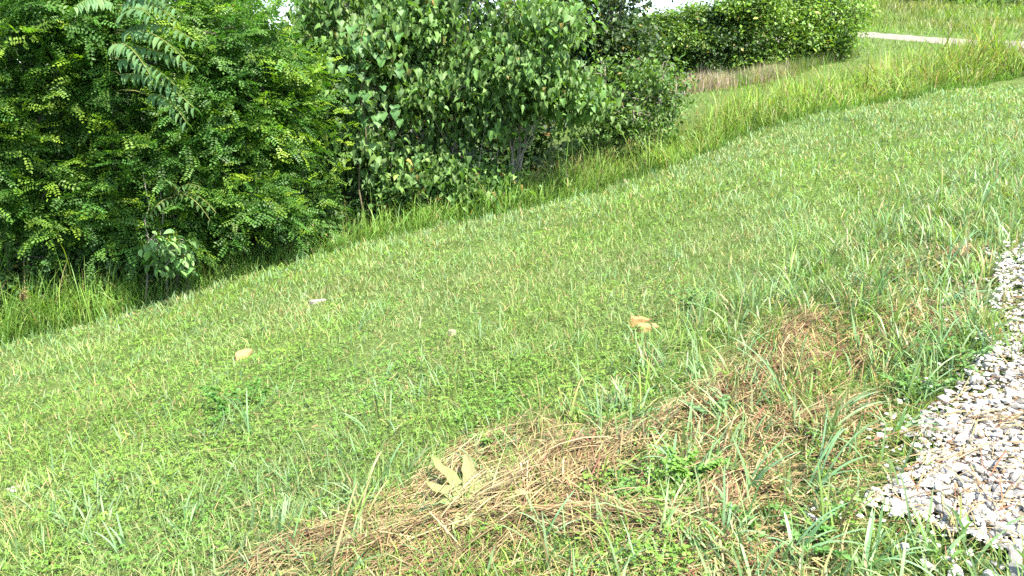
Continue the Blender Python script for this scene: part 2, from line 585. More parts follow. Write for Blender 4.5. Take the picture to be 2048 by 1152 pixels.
def heap_height(x, y):
    z = np.zeros(np.shape(x))
    for pl, w, h, _ in HEAPS:
        best = np.full(np.shape(x), 9.)
        for a, b in zip(pl[:-1], pl[1:]):
            ab = b - a
            t = np.clip(((x - a[0]) * ab[0] + (y - a[1]) * ab[1]) / (ab @ ab), 0, 1)
            best = np.minimum(best, np.hypot(x - a[0] - t * ab[0], y - a[1] - t * ab[1]))
        z = np.maximum(z, h * np.exp(-(best / w) ** 2))
    return z


HEAPS = [([ground_at(*p)[:2] for p in pl], w, h, n) for pl, w, h, n in STRAW_PILES]


def fan(n, r0, r1, power, amax=R(43)):
    """Points in front of the camera, denser near it."""
    u = RNG.random(n)
    e = 2 - power
    r = (r0 ** e + u * (r1 ** e - r0 ** e)) ** (1 / e)
    a = RNG.uniform(-amax, amax, n)
    return r * np.sin(a), r * np.cos(a)


ROCK_SPOTS = [(ground_at(px, py), r) for px, py, r in [(1296, 650, .11), (490, 714, .12), (905, 672, .03), (638, 606, .09), (20, 985, .06), (812, 777, .06), (632, 858, .05), (1998, 668, .1)]]


def clear_of_rocks(x, y):
    k = np.ones(np.shape(x), bool)
    for p, r in ROCK_SPOTS:
        k &= np.hypot(x - p[0], (y - p[1] + .03) / 1.1) > r * (.85 + .3 * RNG.random(np.shape(x)))
    return k


def on_lawn(x, y):
    return (y < edge_y(x)) & (~in_gravel(x, y, .2) | (RNG.random(np.shape(x)) < .025)) & clear_of_rocks(x, y)


def clover_field(x, y):
    """Where low broad-leaved weeds take over from grass (about 0..1)."""
    px, py, _ = to_px(on_ground(x, y))
    a = np.exp(-(((px - 560) / 330) ** 2 + ((py - 790) / 110) ** 2))
    b = np.exp(-(((px - 250) / 330) ** 2 + ((py - 1000) / 150) ** 2)) * .8
    c = np.exp(-(((px - 1000) / 260) ** 2 + ((py - 760) / 70) ** 2)) * .7
    return np.clip(a + b + c + .40 * wob(x, y, .8, 4) + .10, 0, 1)


def build_lawn():
    g = Geo()
    # fine short grass
    x, y = fan(255000, 1.7, 27.0, 1.62)
    k = on_lawn(x, y)
    x, y = x[k], y[k]
    cf = clover_field(x, y)
    dry = in_poly(x, y, DRY_POLY)
    keep = RNG.random(len(x)) > np.where(dry, .28, cf * .5)
    keep2 = keep & ~((x > .9) & (y < 2.75) & (RNG.random(len(x)) < .6))
    x, y, cf = x[keep2], y[keep2], cf[keep2]
    n = len(x); d = np.hypot(x, y)
    patch = wob(x, y, 1.6, 1)
    P = on_ground(x, y, -.006)
    P[:, 2] += .6 * heap_height(x, y) * (d < 8)
    L = np.exp(RNG.normal(-2.55, .36, n)) * (1 + .25 * patch)
    L = np.clip(L, .025, .19) * np.where(d > 9, 1.15, 1)
    W = np.maximum(.0042, d * .00098) * RNG.uniform(.7, 1.3, n)
    mixv = np.clip(.5 + .8 * wob(x, y, 2.3, 7) + RNG.normal(0, .25, n), 0, 1)[:, None]
    C = vary((.124, .206, .034), n, .24, .07) * (1 - mixv) + vary((.164, .230, .080), n, .22, .07) * mixv
    tan = RNG.random(n) < (.13 + .26 * np.clip(wob(x, y, 1.1, 12) - .2, 0, 1))
    C[tan] = vary((.24, .20, .09), int(tan.sum()), .25, .05)
    th0 = np.abs(RNG.normal(.45, .35, n)); th1 = th0 + np.abs(RNG.normal(.85, .5, n))
    az = RNG.uniform(0, 6.28, n)
    near = d < 6
    for m, ns in ((near, 3), (~near, 2)):
        blades(g, P[m], az[m], th0[m], th1[m], L[m], W[m], C[m], ns)
    # coarse bluish blades
    x, y = fan(80000, 1.7, 26.0, 1.55)
    k = on_lawn(x, y); x, y = x[k], y[k]
    px, py, _ = to_px(on_ground(x, y))
    edge_near = np.clip(1 - (edge_y(x) - y) / 5.0, 0, 1)  # denser pale blades near the edge stand in for the grass sheen there
    dens = .08 + .42 * wob(x, y, .55, 21) * (wob(x, y, 2.0, 25) > -.2) + .50 * edge_near + .25 * np.clip((px - 1300) / 700, 0, 1)
    dens = dens * np.where(in_poly(x, y, DRY_POLY), .6, 1) * np.where((x > .9) & (y < 2.75), .35, 1)
    k = RNG.random(len(x)) < dens; x, y = x[k], y[k]
    n = len(x); d = np.hypot(x, y)
    right = np.clip((to_px(on_ground(x, y))[0] - 1250) / 600, 0, 1) * (d < 12)
    L = np.exp(RNG.normal(-2.05, .3, n)) * (1 + .5 * right); L = np.clip(L, .06, .34)
    W = np.maximum(.0085, d * .00105) * RNG.uniform(.7, 1.35, n)
    C = vary((.150, .240, .105), n, .2, .06)
    P = on_ground(x, y, -.005)
    az = wob(x, y, .3, 31) * 3 + RNG.normal(0, .9, n)
    th0 = np.abs(RNG.normal(.22, .2, n)); th1 = th0 + np.abs(RNG.normal(.7, .55, n))
    blades(g, P, az, th0, th1, L, W, C, 3, twist=.9)
    o = g.build('lawn_grass', M_GRASS)
    tag(o, 'short mown green grass covering the sloping lawn', 'grass', None, 'stuff')

    # clover and small broad-leaved weeds
    g = Geo()
    x, y = fan(100000, 1.7, 14, 1.7)
    k = on_lawn(x, y); x, y = x[k], y[k]
    k = RNG.random(len(x)) < clover_field(x, y) * .85
    x, y = x[k], y[k]; n = len(x); d = np.hypot(x, y)
    P = on_ground(x, y); P[:, 2] += np.abs(RNG.normal(.035, .02, n)) + .03 * np.clip(wob(x, y, .25, 17), -.5, 1)
    s = np.clip(np.exp(RNG.normal(-4.45, .3, n)), .007, .022) * np.maximum(1, d / 6)
    cm = np.clip(.5 + .5 * wob(x, y, .9, 33), 0, 1)[:, None]
    C = vary((.10, .215, .032), n, .2, .06) * cm + vary((.15, .255, .036), n, .2, .06) * (1 - cm)
    q = np.array([(0, 0, 0), (.45, .55, .12), (0, 1.05, .02), (-.45, .55, .12)], float)
    tmpl = (q, [np.array([(0, 1, 2), (0, 2, 3)])])
    a0 = RNG.uniform(0, 6.28, n)
    tilt = RNG.normal(0, .38, (n, 2))
    nr = unit(np.stack([tilt[:, 0], tilt[:, 1], np.ones(n)], 1))
    for t in range(3):
        a = a0 + t * 2.094 + RNG.normal(0, .2, n)
        tip = np.stack([np.sin(a), np.cos(a), RNG.normal(-.1, .25, n)], 1)
        sd, tp, nn = frame(tip, nr)
        scatter(g, tmpl, P, sd, tp, nn, s, C)
    tag(g.build('clover', M_CLOVER), 'low bright green clover and weeds spreading through the lawn', 'clover', None, 'stuff')


def build_straw():
    g = Geo()
    tan1, tan2, brown = (.26, .205, .105), (.185, .135, .062), (.10, .062, .028)
    for pl, w, h, cnt in HEAPS:
        pl = np.array(pl)
        seg = np.linalg.norm(np.diff(pl, axis=0), axis=1); cum = np.concatenate([[0], np.cumsum(seg)])
        nb = cnt // 7; cnt = nb * 7; bun = np.repeat(np.arange(nb), 7)
        t = np.clip(RNG.uniform(0, cum[-1], nb)[bun] + RNG.normal(0, .03, cnt), 0, cum[-1])
        cx = np.interp(t, cum, pl[:, 0]); cy = np.interp(t, cum, pl[:, 1])
        i = np.clip(np.searchsorted(cum, t) - 1, 0, len(seg) - 1)
        dr = (pl[i + 1] - pl[i]) / seg[i][:, None]
        off = RNG.normal(0, w * .62, nb)[bun] + RNG.normal(0, .014, cnt)
        x = cx - dr[:, 1] * off; y = cy + dr[:, 0] * off
        az = np.arctan2(dr[:, 0], dr[:, 1]) + RNG.normal(0, .45, nb)[bun] + RNG.normal(0, .14, cnt) + (RNG.random(cnt) < .5) * math.pi
        wild = RNG.random(cnt) < .12
        az[wild] = RNG.uniform(0, 6.28, int(wild.sum()))
        L = np.clip(np.exp(RNG.normal(-1.45, .4, cnt)), .06, .45)
        z = H(x, y) + heap_height(x, y) * RNG.random(cnt) ** .45 + .012
        P = np.stack([x, y, z], 1)
        r_ = RNG.random((cnt, 1))
        C = np.where(r_ < .38, vary(tan1, cnt, .26, .05), np.where(r_ < .75, vary(tan2, cnt, .22, .05), vary(brown, cnt, .2, .05)))
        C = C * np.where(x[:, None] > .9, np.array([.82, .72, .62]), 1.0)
        # slope along the straw so it lies on the heap
        ex = x + np.sin(az) * L; ey = y + np.cos(az) * L
        rise = H(ex, ey) + heap_height(ex, ey) * .55 + .01 - z
        th = np.arctan2(L, rise)
        c0 = RNG.normal(-.16, .18, cnt)
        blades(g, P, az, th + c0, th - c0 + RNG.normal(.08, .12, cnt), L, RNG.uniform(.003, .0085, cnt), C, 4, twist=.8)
    mb = ground_at(945, 1035); n = 150
    x = mb[0] + RNG.normal(-.05, .13, n); y = mb[1] + RNG.normal(0, .09, n); L = RNG.uniform(.12, .34, n)
    az = RNG.normal(1.0, .5, n); th = RNG.normal(1.5, .12, n)
    blades(g, np.stack([x, y, H(x, y) + RNG.uniform(.04, .12, n)], 1), az, th - .2, th + .2, L, RNG.uniform(.003, .007, n), vary(tan1, n, .22, .05), 4, twist=.8)
    # loose dry litter through the coarse zone and over the gravel margin
    n = 13000
    x, y = fan(n * 5, 1.7, 8.5, 1.5)
    k = (in_poly(x, y, DRY_POLY) & (RNG.random(len(x)) < .5 + .5 * wob(x, y, .5, 14))) | (in_gravel(x, y, 0) & (RNG.random(len(x)) < .30)) | (RNG.random(len(x)) < .03)
    k &= y < edge_y(x) - .5
    x, y = x[k][:n], y[k][:n]; n = len(x)
    L = np.clip(np.exp(RNG.normal(-1.95, .4, n)), .05, .3)
    az = RNG.uniform(0, 6.28, n)
    z = H(x, y) + heap_height(x, y) + RNG.random(n) ** 2 * .05 + .012
    z = np.where(in_gravel(x, y, 0), H(x, y) + .052, z)
    ex = x + np.sin(az) * L; ey = y + np.cos(az) * L
    th = np.arctan2(L, H(ex, ey) + np.where(in_gravel(ex, ey, 0), .05, .02) - z)
    r_ = RNG.random((n, 1))
    C = np.where(r_ < .55, vary(tan1, n, .25, .05), np.where(r_ < .8, vary(tan2, n, .25, .05), vary((.16, .075, .04), n, .2, .05)))
    blades(g, np.stack([x, y, z], 1), az, th + RNG.normal(-.1, .12, n), th + RNG.normal(.1, .12, n), L, RNG.uniform(.0025, .0075, n), C, 3, twist=.8)
    tag(g.build('dry_straw', M_STRAW), 'tan matted dry cut grass lying in heaps beside the drive', 'dry grass', None, 'stuff')


def build_verge():
    g = Geo()
    poly = np.array([ground_at(*p)[:2] for p in [(1150, 800), (1400, 640), (1650, 500), (1900, 350), (2060, 300), (2060, 480), (1975, 520), (2010, 665), (1935, 775), (1865, 860),
                     (1790, 1010), (1900, 1075), (2080, 1110), (2060, 1260), (420, 1260), (560, 1080), (880, 910), (1040, 850)]])
    lo, hi = poly.min(0), poly.max(0)
    n = 5600
    cx = RNG.uniform(lo[0], hi[0], n); cy = RNG.uniform(lo[1], hi[1], n)
    d = np.hypot(cx, cy)
    k = in_poly(cx, cy, poly) & (RNG.random(n) < .50 + .5 * wob(cx, cy, .5, 41) + .25 * (cx > 2) - .28 * (cx < .55)); cx, cy = cx[k], cy[k]
    nc = len(cx)
    per = RNG.integers(4, 12, nc); idx = np.repeat(np.arange(nc), per); N = len(idx)
    size = np.clip(np.exp(RNG.normal(-1.55, .32, nc)), .11, .40)[idx]
    x = cx[idx] + RNG.normal(0, .02, N); y = cy[idx] + RNG.normal(0, .02, N)
    mean_az = RNG.uniform(0, 6.28, nc)[idx]
    az = mean_az + RNG.normal(0, 1.3, N)
    th0 = np.abs(RNG.normal(.18, .2, N)); th1 = th0 + np.abs(RNG.normal(1.0, .6, N))
    C = vary((.150, .235, .095), N, .16, .05)
    yg = (RNG.random(nc) < .4)[idx]; C[yg] = vary((.14, .235, .045), int(yg.sum()), .18, .06)
    dr = RNG.random(N) < .13; C[dr] = vary((.24, .19, .10), int(dr.sum()), .2, .05)
    tipc = C * 1.1; bt = RNG.random(N) < .2; tipc[bt] = vary((.26, .22, .10), int(bt.sum()), .15, .05)
    L = size * RNG.uniform(.5, 1.15, N)
    P = on_ground(x, y, -.01)
    blades(g, P, az, th0, th1, L, RNG.uniform(.006, .0125, N), C, 6, tipc=tipc, twist=.9)
    tag(g.build('verge_grass', M_COARSE), 'long arching blue green grass along the verge of the drive', 'grass', None, 'stuff')


build_lawn()
build_verge()
build_straw()

# ------------------------------------------------------------------ tall unmown grass
def build_tall():
    g = Geo()
    n = 42000
    x = RNG.uniform(EDGE[0, 0] - 4, EDGE[-1, 0] + 4.5, n)
    wdt = np.interp(x, [-8, -3, 2, 6, 12, 16], [1.5, 1.8, 2.0, 2.0, 2.4, 2.2])
    u = RNG.random(n)
    y = edge_y(x) + wdt * u
    k = (RNG.random(n) < .62 + .5 * wob(x, y, .8, 3)) & ~in_gravel(x, y, .1)
    x, y, u = x[k], y[k], u[k]; n = len(x); d = np.hypot(x, y)
    tall = np.interp(x, [-8, -5, -2, 1, 3, 6, 10, 12.5, 15.2, 17.2], [1.0, .52, .74, .84, .72, .66, .80, 1.05, 1.35, .5])
    L = tall * np.exp(RNG.normal(-.18, .28, n)) * (.65 + .35 * np.minimum(1, u * 3)) * np.clip(1 + .42 * wob(x, y, .8, 9), .45, 1.7)
    W = np.maximum(.013, d * .0010) * RNG.uniform(.7, 1.4, n)
    yel = np.clip((x + 1) / 6, 0, 1)[:, None]
    C = vary((.135, .235, .042), n, .24, .08) * (1 - yel) + vary((.150, .225, .040), n, .26, .09) * yel
    br = RNG.random(n) < np.interp(x, [-8, 4, 9, 14], [.05, .06, .16, .2])
    C[br] = vary((.24, .19, .09), int(br.sum()), .25, .06)
    az = wob(x, y, .7, 13) * 1.6 + RNG.normal(.4, 1.3, n)
    th0 = np.abs(RNG.normal(.08, .12, n)); th1 = th0 + np.abs(RNG.normal(.95, .55, n))
    blades(g, on_ground(x, y, -.02), az, th0, th1, L, W, C, 4, twist=.7)
    # low green growth at the foot
    n = 16000
    x = RNG.uniform(EDGE[0, 0] - 4, EDGE[-1, 0] + 4.5, n); y = edge_y(x) + RNG.random(n) ** 1.3 * 1.5 - .1
    k = ~in_gravel(x, y, .1); x, y = x[k], y[k]; n = len(x); d = np.hypot(x, y)
    L = np.exp(RNG.normal(-1.35, .35, n)); C = vary((.10, .19, .035), n, .22, .07)
    az = RNG.uniform(0, 6.28, n); th0 = np.abs(RNG.normal(.2, .2, n)); th1 = th0 + np.abs(RNG.normal(.8, .5, n))
    blades(g, on_ground(x, y, -.02), az, th0, th1, L, np.maximum(.006, d * .0005), C, 3, twist=.8)
    # feathery seed heads
    n = 900
    x = RNG.uniform(-3, EDGE[-1, 0] + 1, n); y = edge_y(x) + RNG.uniform(.8, 2.4, n)
    k = RNG.random(n) < np.interp(x, [-3, 1, 4, 7, 15], [.4, .9, .6, .3, .6]); x, y = x[k], y[k]; n = len(x)
    hh = np.interp(x, [-8, -2, 3, 10, 16], [.6, .75, .75, .85, .9]) * RNG.uniform(.8, 1.15, n)
    az = RNG.uniform(0, 6.28, n); ln = np.abs(RNG.normal(.1, .08, n))
    base = on_ground(x, y)
    blades(g, base, az, ln, ln + .25, hh, .006, vary((.17, .16, .05), n, .15), 4)
    top = base + np.stack([np.sin(az) * hh * .2, np.cos(az) * hh * .2, hh * .93], 1)
    for t in range(9):
        a = RNG.uniform(0, 6.28, n); th = RNG.uniform(.2, .9, n)
        pp = top - np.array([0, 0, 1.]) * (RNG.random(n) * .22)[:, None]
        blades(g, pp, a, th, th + .8, RNG.uniform(.06, .14, n), .007, vary((.25, .19, .09), n, .2), 2)
    tag(g.build('tall_grass', M_TALL), 'tall unmown seeding grass in a strip behind the mown lawn', 'grass', None, 'stuff')

    # second mown slope beyond the strip and the hillside round the drive
    g = Geo()
    n = 66000
    x = RNG.uniform(1.5, 38, n); y = 16 + RNG.random(n) ** 1.4 * 44
    k = (y > edge_y(x) + 2.0) & ~in_gravel(x, y, .15) & (np.abs(x / y) < .80)
    x, y = x[k], y[k]; n = len(x); d = np.hypot(x, y)
    rough = np.clip((y - 37) / 4, 0, 1) + np.clip((x - 17) / 4, 0, 1) * np.clip((30 - y) / 4, 0, 1) * .6
    L = np.exp(RNG.normal(-2.1, .35, n)) * (1 + 3.2 * rough * (.7 + .5 * wob(x, y, 2.5, 6)))
    L = np.clip(L, .05, 1.0)
    C = vary((.12, .20, .038), n, .2, .07)
    m = np.clip(.5 + .6 * wob(x, y, 3.5, 19), 0, 1)[:, None] * np.clip(rough, .25, .8)[:, None]
    C = C * (1 - m) + vary((.19, .185, .075), n, .2, .05) * m
    az = RNG.uniform(0, 6.28, n); th0 = np.abs(RNG.normal(.2, .2, n)); th1 = th0 + np.abs(RNG.normal(.7, .5, n))
    blades(g, on_ground(x, y, -.02), az, th0, th1, L, np.maximum(.006, d * .00095) * RNG.uniform(.7, 1.3, n), C, 2)
    tag(g.build('hillside_grass', M_TALL), 'pale green grass on the slope and hillside around the far drive', 'grass', None, 'stuff')

    # dead brown weeds below the far trees
    g = Geo()
    n = 9000
    t = RNG.random(n); b = np.array([at(1365, 198, 21.8), at(1470, 172, 24.2), at(1570, 158, 26), at(1710, 118, 29.5)])
    s = t * 3
    x = np.interp(s, range(4), b[:, 0]) + RNG.normal(0, .15, n); y = np.interp(s, range(4), b[:, 1]) + RNG.uniform(.0, 1.6, n)
    L = np.interp(t, [0, .3, .6, 1], [.55, .46, .42, .4]) * np.exp(RNG.normal(-.1, .25, n))
    gr = RNG.random(n) < np.interp(t, [0, .28, .36, .5, .62, .75, 1], [.12, .12, .75, .3, .4, .85, .7])
    C = vary((.30, .24, .185), n, .2, .04); C[gr] = vary((.11, .17, .04), int(gr.sum()), .2, .05)
    az = RNG.uniform(0, 6.28, n); th0 = np.abs(RNG.normal(.1, .12, n)); th1 = th0 + np.abs(RNG.normal(.4, .4, n))
    blades(g, on_ground(x, y), az, th0, th1, L, .014, C, 3)
    tag(g.build('brown_weeds', M_TALL), 'dry pinkish brown weeds standing below the far trees', 'weeds', None, 'stuff')


build_tall()

# ------------------------------------------------------------------ trees
def leaf_tmpl(outline, fold=.12, droop=.12):
    """Folded leaf: outline is half of the edge from base to tip, (x, y) with x > 0."""
    o = np.array(outline, float); n = len(o)
    ys = np.concatenate([[0], o[:, 1], [1.0]])
    V = []
    mid = [(0, 0, 0)] + [(0, y, -droop * y * y) for _, y in outline] + [(0, 1.0, -droop * 1.1)]
    nm = len(mid)
    V += mid
    rgt = [(x, y - .0, fold * x * 1.6 - droop * y * y) for x, y in outline]
    lft = [(-x, y, fold * x * 1.6 - droop * y * y) for x, y in outline]
    V += rgt + lft
    q, t = [], []
    for s, off in ((1, nm), (-1, nm + n)):
        t.append((0, off, 1) if s > 0 else (0, 1, off))
        for i in range(n - 1):
            f = (1 + i, off + i, off + i + 1, 2 + i)
            q.append(f if s > 0 else f[::-1])
        t.append((n, off + n - 1, n + 1) if s > 0 else (n, n + 1, off + n - 1))
    return np.array(V, float), [np.array(q).reshape(-1, 4), np.array(t)]


HEART = leaf_tmpl([(.37, .05), (.33, .45)], .38, .32)
OVAL = leaf_tmpl([(.26, .3), (.22, .68)], .25, .15)
LOBED = leaf_tmpl([(.36, -.08), (.58, .25), (.38, .48), (.30, .68)], .18, .2)
DIAM = (np.array([(0, 0, 0), (.29, .5, .05), (0, 1, -.06), (-.29, .5, .05)], float), [np.array([(0, 1, 2), (0, 2, 3)])])
LANCE = leaf_tmpl([(.20, .14), (.18, .5)], .2, .25)


def lobe_world(lobes):
    """Lobes given as photograph pixels (x, y, half width, half height) and metres ahead, depth radius."""
    out = []
    for px, py, rw, rh, Y, dr in lobes:
        c = at(px, py, Y)
        k = Y / FPX
        out.append((c, np.array([rw * k, dr, rh * k])))
    return out


def bumpy(lobes, k=7, f=.46, drop=0.0, reach=(.45, .92)):
    out = []
    for c, r in lobes:
        kk = k if to_px(c)[1] > -40 else 4
        a0 = RNG.uniform(0, 6.28)
        for i in range(kk):
            z = 1 - 2 * (i + .5) / kk; a = a0 + i * 2.4
            q = math.sqrt(1 - z * z)
            d = np.array([q * math.cos(a), q * math.sin(a), z]) * RNG.uniform(*reach)
            if RNG.random() < drop: continue
            out.append((c + d * r, r * f * RNG.uniform(.75, 1.25) * np.array([1, 1, .8])))
    return out


def lobe_points(lobes, n, shell=.55, gap=0.0, seed=0):
    """Points spread through the union of ellipsoids, biased outwards; also the outward direction."""
    vol = np.array([r.prod() ** .67 * (.3 if to_px(c)[1] < -40 else 1) for c, r in lobes]); vol = vol / vol.sum()
    P, D = [], []
    for (c, r), v in zip(lobes, vol):
        m = max(3, int(n * v))
        d = unit(RNG.normal(size=(m, 3)))
        rad = shell + (1 - shell) * RNG.random(m) ** .7
        rad *= 1 + .13 * np.sin(d[:, 0] * 5 + seed) + .13 * np.sin(d[:, 2] * 6 + d[:, 1] * 4 + seed * 2)
        p = c + d * r * rad[:, None]
        P.append(p); D.append(unit(d / r))
    P = np.concatenate(P); D = np.concatenate(D)
    if gap:
        k = wob(P[:, 0] + P[:, 1] * .7, P[:, 2] * 1.2 + P[:, 1] * .4, .45, seed) > -1 + gap
        P, D = P[k], D[k]
    k = P[:, 2] > H(P[:, 0], P[:, 1]) + .12
    return P[k], D[k]


def woody(root, base, lobes, stems, rad, barkc=(.10, .085, .065), twig_to=None, ntw=120):
    """Trunk(s), limbs to each lobe, and thin twigs; all children of root, coordinates relative to base."""
    base = np.asarray(base, float)
    tips = []
    for s in range(stems):
        b = base + np.array([RNG.normal(0, .13 * (stems > 1)), RNG.normal(0, .13 * (stems > 1)), -.15])
        c, r = lobes[min(s, len(lobes) - 1)]
        top = np.array([b[0] * .55 + c[0] * .45, b[1] * .55 + c[1] * .45, max(c[2] + r[2] * .55, b[2] + 2.2)])
        pts = bent(b, top, 0, 9, .035)
        rr = np.linspace(1, .28, 9) * rad * (1 if stems == 1 else RNG.uniform(.6, 1)); rr[0] *= 1.35
        g = Geo(); tube(g, pts, rr, barkc, 8)
        g.build('trunk', M_BARK, root, origin=base)
        tips.append(pts)
    alln = []
    for c, r in lobes:
        for q in range(3):
            pts0 = tips[RNG.integers(0, len(tips))]
            k = RNG.integers(2, 8)
            e = c + unit(RNG.normal(size=3)) * r * .6
            p = bent(pts0[k], e, RNG.uniform(-.1, .2), 7, .03)
            g = Geo(); tube(g, p, np.linspace(.5, .14, 7) * rad * (1 - k * .07), barkc, 6)
            g.build('branch', M_BARK, root, origin=base)
            alln.append(p)
    if twig_to is not None and ntw:
        nodes = np.concatenate([p[1:] for p in alln] + [t[3:] for t in tips])
        g = Geo()
        idx = RNG.choice(len(twig_to), min(ntw, len(twig_to)), replace=False)
        for i in idx:
            e = twig_to[i]
            j = np.argmin(((nodes - e) ** 2).sum(1))
            p = bent(nodes[j], e, .05, 4, .02)
            tube(g, p, np.linspace(.011, .004, 4), np.array(barkc) * 1.1, 4)
        tag(g.build('twigs', M_BARK, root, origin=base), kind='stuff')


def tree_root(name, px, Y, label, group=None, cat='tree'):
    d = ray(px, 400); x = d[0] / d[1] * Y
    # true column for that pixel at ground level
    z = float(H(x, Y))
    for _ in range(3):
        qx, qy, _d = to_px(np.array([x, Y, z]))
        x += (px - qx) / FPX * Y; z = float(H(x, Y))
    b = np.array([x, Y, z])
    return empty(name, b, label, cat, group), b


def locust(px, Y, lobes, label, nspray, col=(.056, .138, .022), tipcol=(.20, .31, .025), stems=2, rad=.07, leaf=.275, lets=6, gap=.2, name='locust_tree', tip_amt=1.0, seed=0):
    root, base = tree_root(name, px, Y, label, 'locust trees')
    W = lobe_world(lobes)
    P, D = lobe_points(bumpy(W, 12, .36, .28), nspray, .3, gap, seed)
    D = unit(D * np.array([1, 1, .6]) + RNG.normal(0, .35, D.shape) + np.array([0.05, -.25, .08]))
    woody(root, base, W, stems, rad, (.075, .062, .048), P, 150)
    n = len(P)
    sl = RNG.uniform(.35, .7, n) * (leaf / .2)
    g = Geo()
    young = np.clip(RNG.normal(-.02, .3, n) + .3 * D[:, 2] - .12 * D[:, 1] + .5 * (RNG.random(n) < .08) + .55 * (wob(P[:, 0], P[:, 2] * 1.5, .4, seed) > .5), 0, 1) * tip_amt  # new growth; the brightness of sunlit tops and clumps is also coloured in
    nl = 9
    for q in range(nl):
        t = q / (nl - 1)
        pos = P + D * (sl * t)[:, None] + np.array([0, 0, -.06]) * t * t
        sgn = 1 if q % 2 else -1
        sidev = unit(np.cross(D, np.array([0, 0, 1.])))
        ldir = unit(D * (.35 + .75 * t ** 2) + sidev * sgn * (1 - .55 * t) + RNG.normal(0, .35, (n, 3)) + np.array([0, 0, -.08]))
        ln = leaf * RNG.uniform(.75, 1.2, n) * (1 - .25 * t)
        upn = unit(np.array([0, 0, 1.]) + RNG.normal(0, .4, (n, 3)) + D * .75)
        ls, lt, lnn = frame(ldir, upn)
        mixc = np.clip(young * (.25 + 1.1 * t ** 1.5), 0, 1)[:, None]
        C0 = vary(col, n, .16, .05) * (1 - mixc) + vary(tipcol, n, .10, .04) * mixc
        for k in range(lets):
            tt = .12 + .86 * k / (lets - 1)
            for s in ((-1, 1) if k < lets - 1 else (0,)):
                lp = pos + lt * (ln * tt)[:, None] - lnn * (ln * .16 * tt * tt)[:, None]
                dirn = unit(lt * (.35 if s else 1) + ls * s - lnn * .10 + RNG.normal(0, .12, (n, 3)))
                s2, t2, n2 = frame(dirn, lnn)
                scatter(g, DIAM, lp, s2, t2, n2, ln * (.25 if s else .24) * RNG.uniform(.85, 1.15, n), C0)
    tag(g.build('crown', M_LOCUST, root, False, origin=base), kind='stuff')
    return root, base


def broad(px, Y, lobes, label, nclump, per=9, size=.19, col=(.068, .138, .038), tmpl=HEART, stems=2, rad=.07, name='broadleaf_tree', group='broad leaved trees',
          droop=.75, gap=.15, mat=None, parts=300, spread=.32, seed=0, lite=.25, litecol=(.155, .245, .06), shell=.4, barkc=(.19, .17, .135)):
    mat = mat or M_BROAD
    root, base = tree_root(name, px, Y, label, group)
    W = lobe_world(lobes)
    P, D = lobe_points(bumpy(W, 13, .31, .24 if parts else .06, (.45, .88)), nclump, shell, gap, seed)
    woody(root, base, W, stems, rad, barkc, P, 140)
    n = len(P) * per
    P2 = np.repeat(P, per, 0) + RNG.normal(0, spread, (n, 3)) * np.array([1, 1, .6]) * np.repeat(RNG.uniform(.5, 1.1, len(P)), per)[:, None]
    D2 = np.repeat(D, per, 0)
    o = unit(D2 * np.array([1, 1, .3]) + RNG.normal(0, .7, (n, 3)))
    a = np.clip(RNG.normal(droop, .45, n), -.4, 1.5)[:, None]
    hz = unit(o * np.array([1, 1, 0.001]))
    up = np.array([0, 0, 1.])
    tip = hz * np.cos(a) - up * np.sin(a)
    nrm = hz * np.sin(a) + up * np.cos(a) + RNG.normal(0, .45, (n, 3))
    sd, tp, nr = frame(tip, nrm)
    s = size * np.clip(np.exp(RNG.normal(0, .34, n)), .4, 1.9)
    m = np.clip(RNG.normal(lite, .3, n), 0, 1)[:, None]
    clumpv = np.repeat(np.exp(RNG.normal(0, .2, len(P))), per)[:, None]
    C = (vary(col, n, .15, .05) * (1 - m) + vary(litecol, n, .12, .04) * m) * clumpv
    odd = RNG.random(n) < .015; C[odd] = vary((.20, .16, .05), int(odd.sum()), .2, .06)
    k = P2[:, 2] > H(P2[:, 0], P2[:, 1]) + .08
    isbig = np.zeros(n, bool)
    if parts:
        qx, qy, dep = to_px(P2)
        vis = (qx > 0) & (qx < 2048) & (qy > 5) & (qy < 1150) & k
        sc = np.where(vis, -dep + 1.5 * s / size, -99)
        big = np.argsort(-sc)[:parts]; isbig[big] = True
        var = []
        for v in range(6):
            g2 = Geo(); cc = vary(np.array(col) * .7 + np.array(litecol) * .3, 1, .22, .05)[0]
            tv = tmpl[0].copy(); tv[:, 2] *= RNG.uniform(.5, 1.8); tv[:, 0] *= RNG.uniform(.85, 1.15)
            g2.add(tv, tmpl[1], cc); var.append(g2.mesh('leaf', mat, True))
        from mathutils import Matrix
        for i in big:
            o_ = link('leaf', var[int(RNG.integers(0, 6))], root)
            q = P2[i] - base
            o_.matrix_local = Matrix(((sd[i, 0] * s[i], tp[i, 0] * s[i], nr[i, 0] * s[i], q[0]), (sd[i, 1] * s[i], tp[i, 1] * s[i], nr[i, 1] * s[i], q[1]),
                                      (sd[i, 2] * s[i], tp[i, 2] * s[i], nr[i, 2] * s[i], q[2]), (0, 0, 0, 1)))
    k &= ~isbig
    g = Geo()
    scatter(g, tmpl, P2[k], sd[k], tp[k], nr[k], s[k], C[k])
    tag(g.build('crown', mat, root, True, origin=base), kind='stuff')
    return root, base


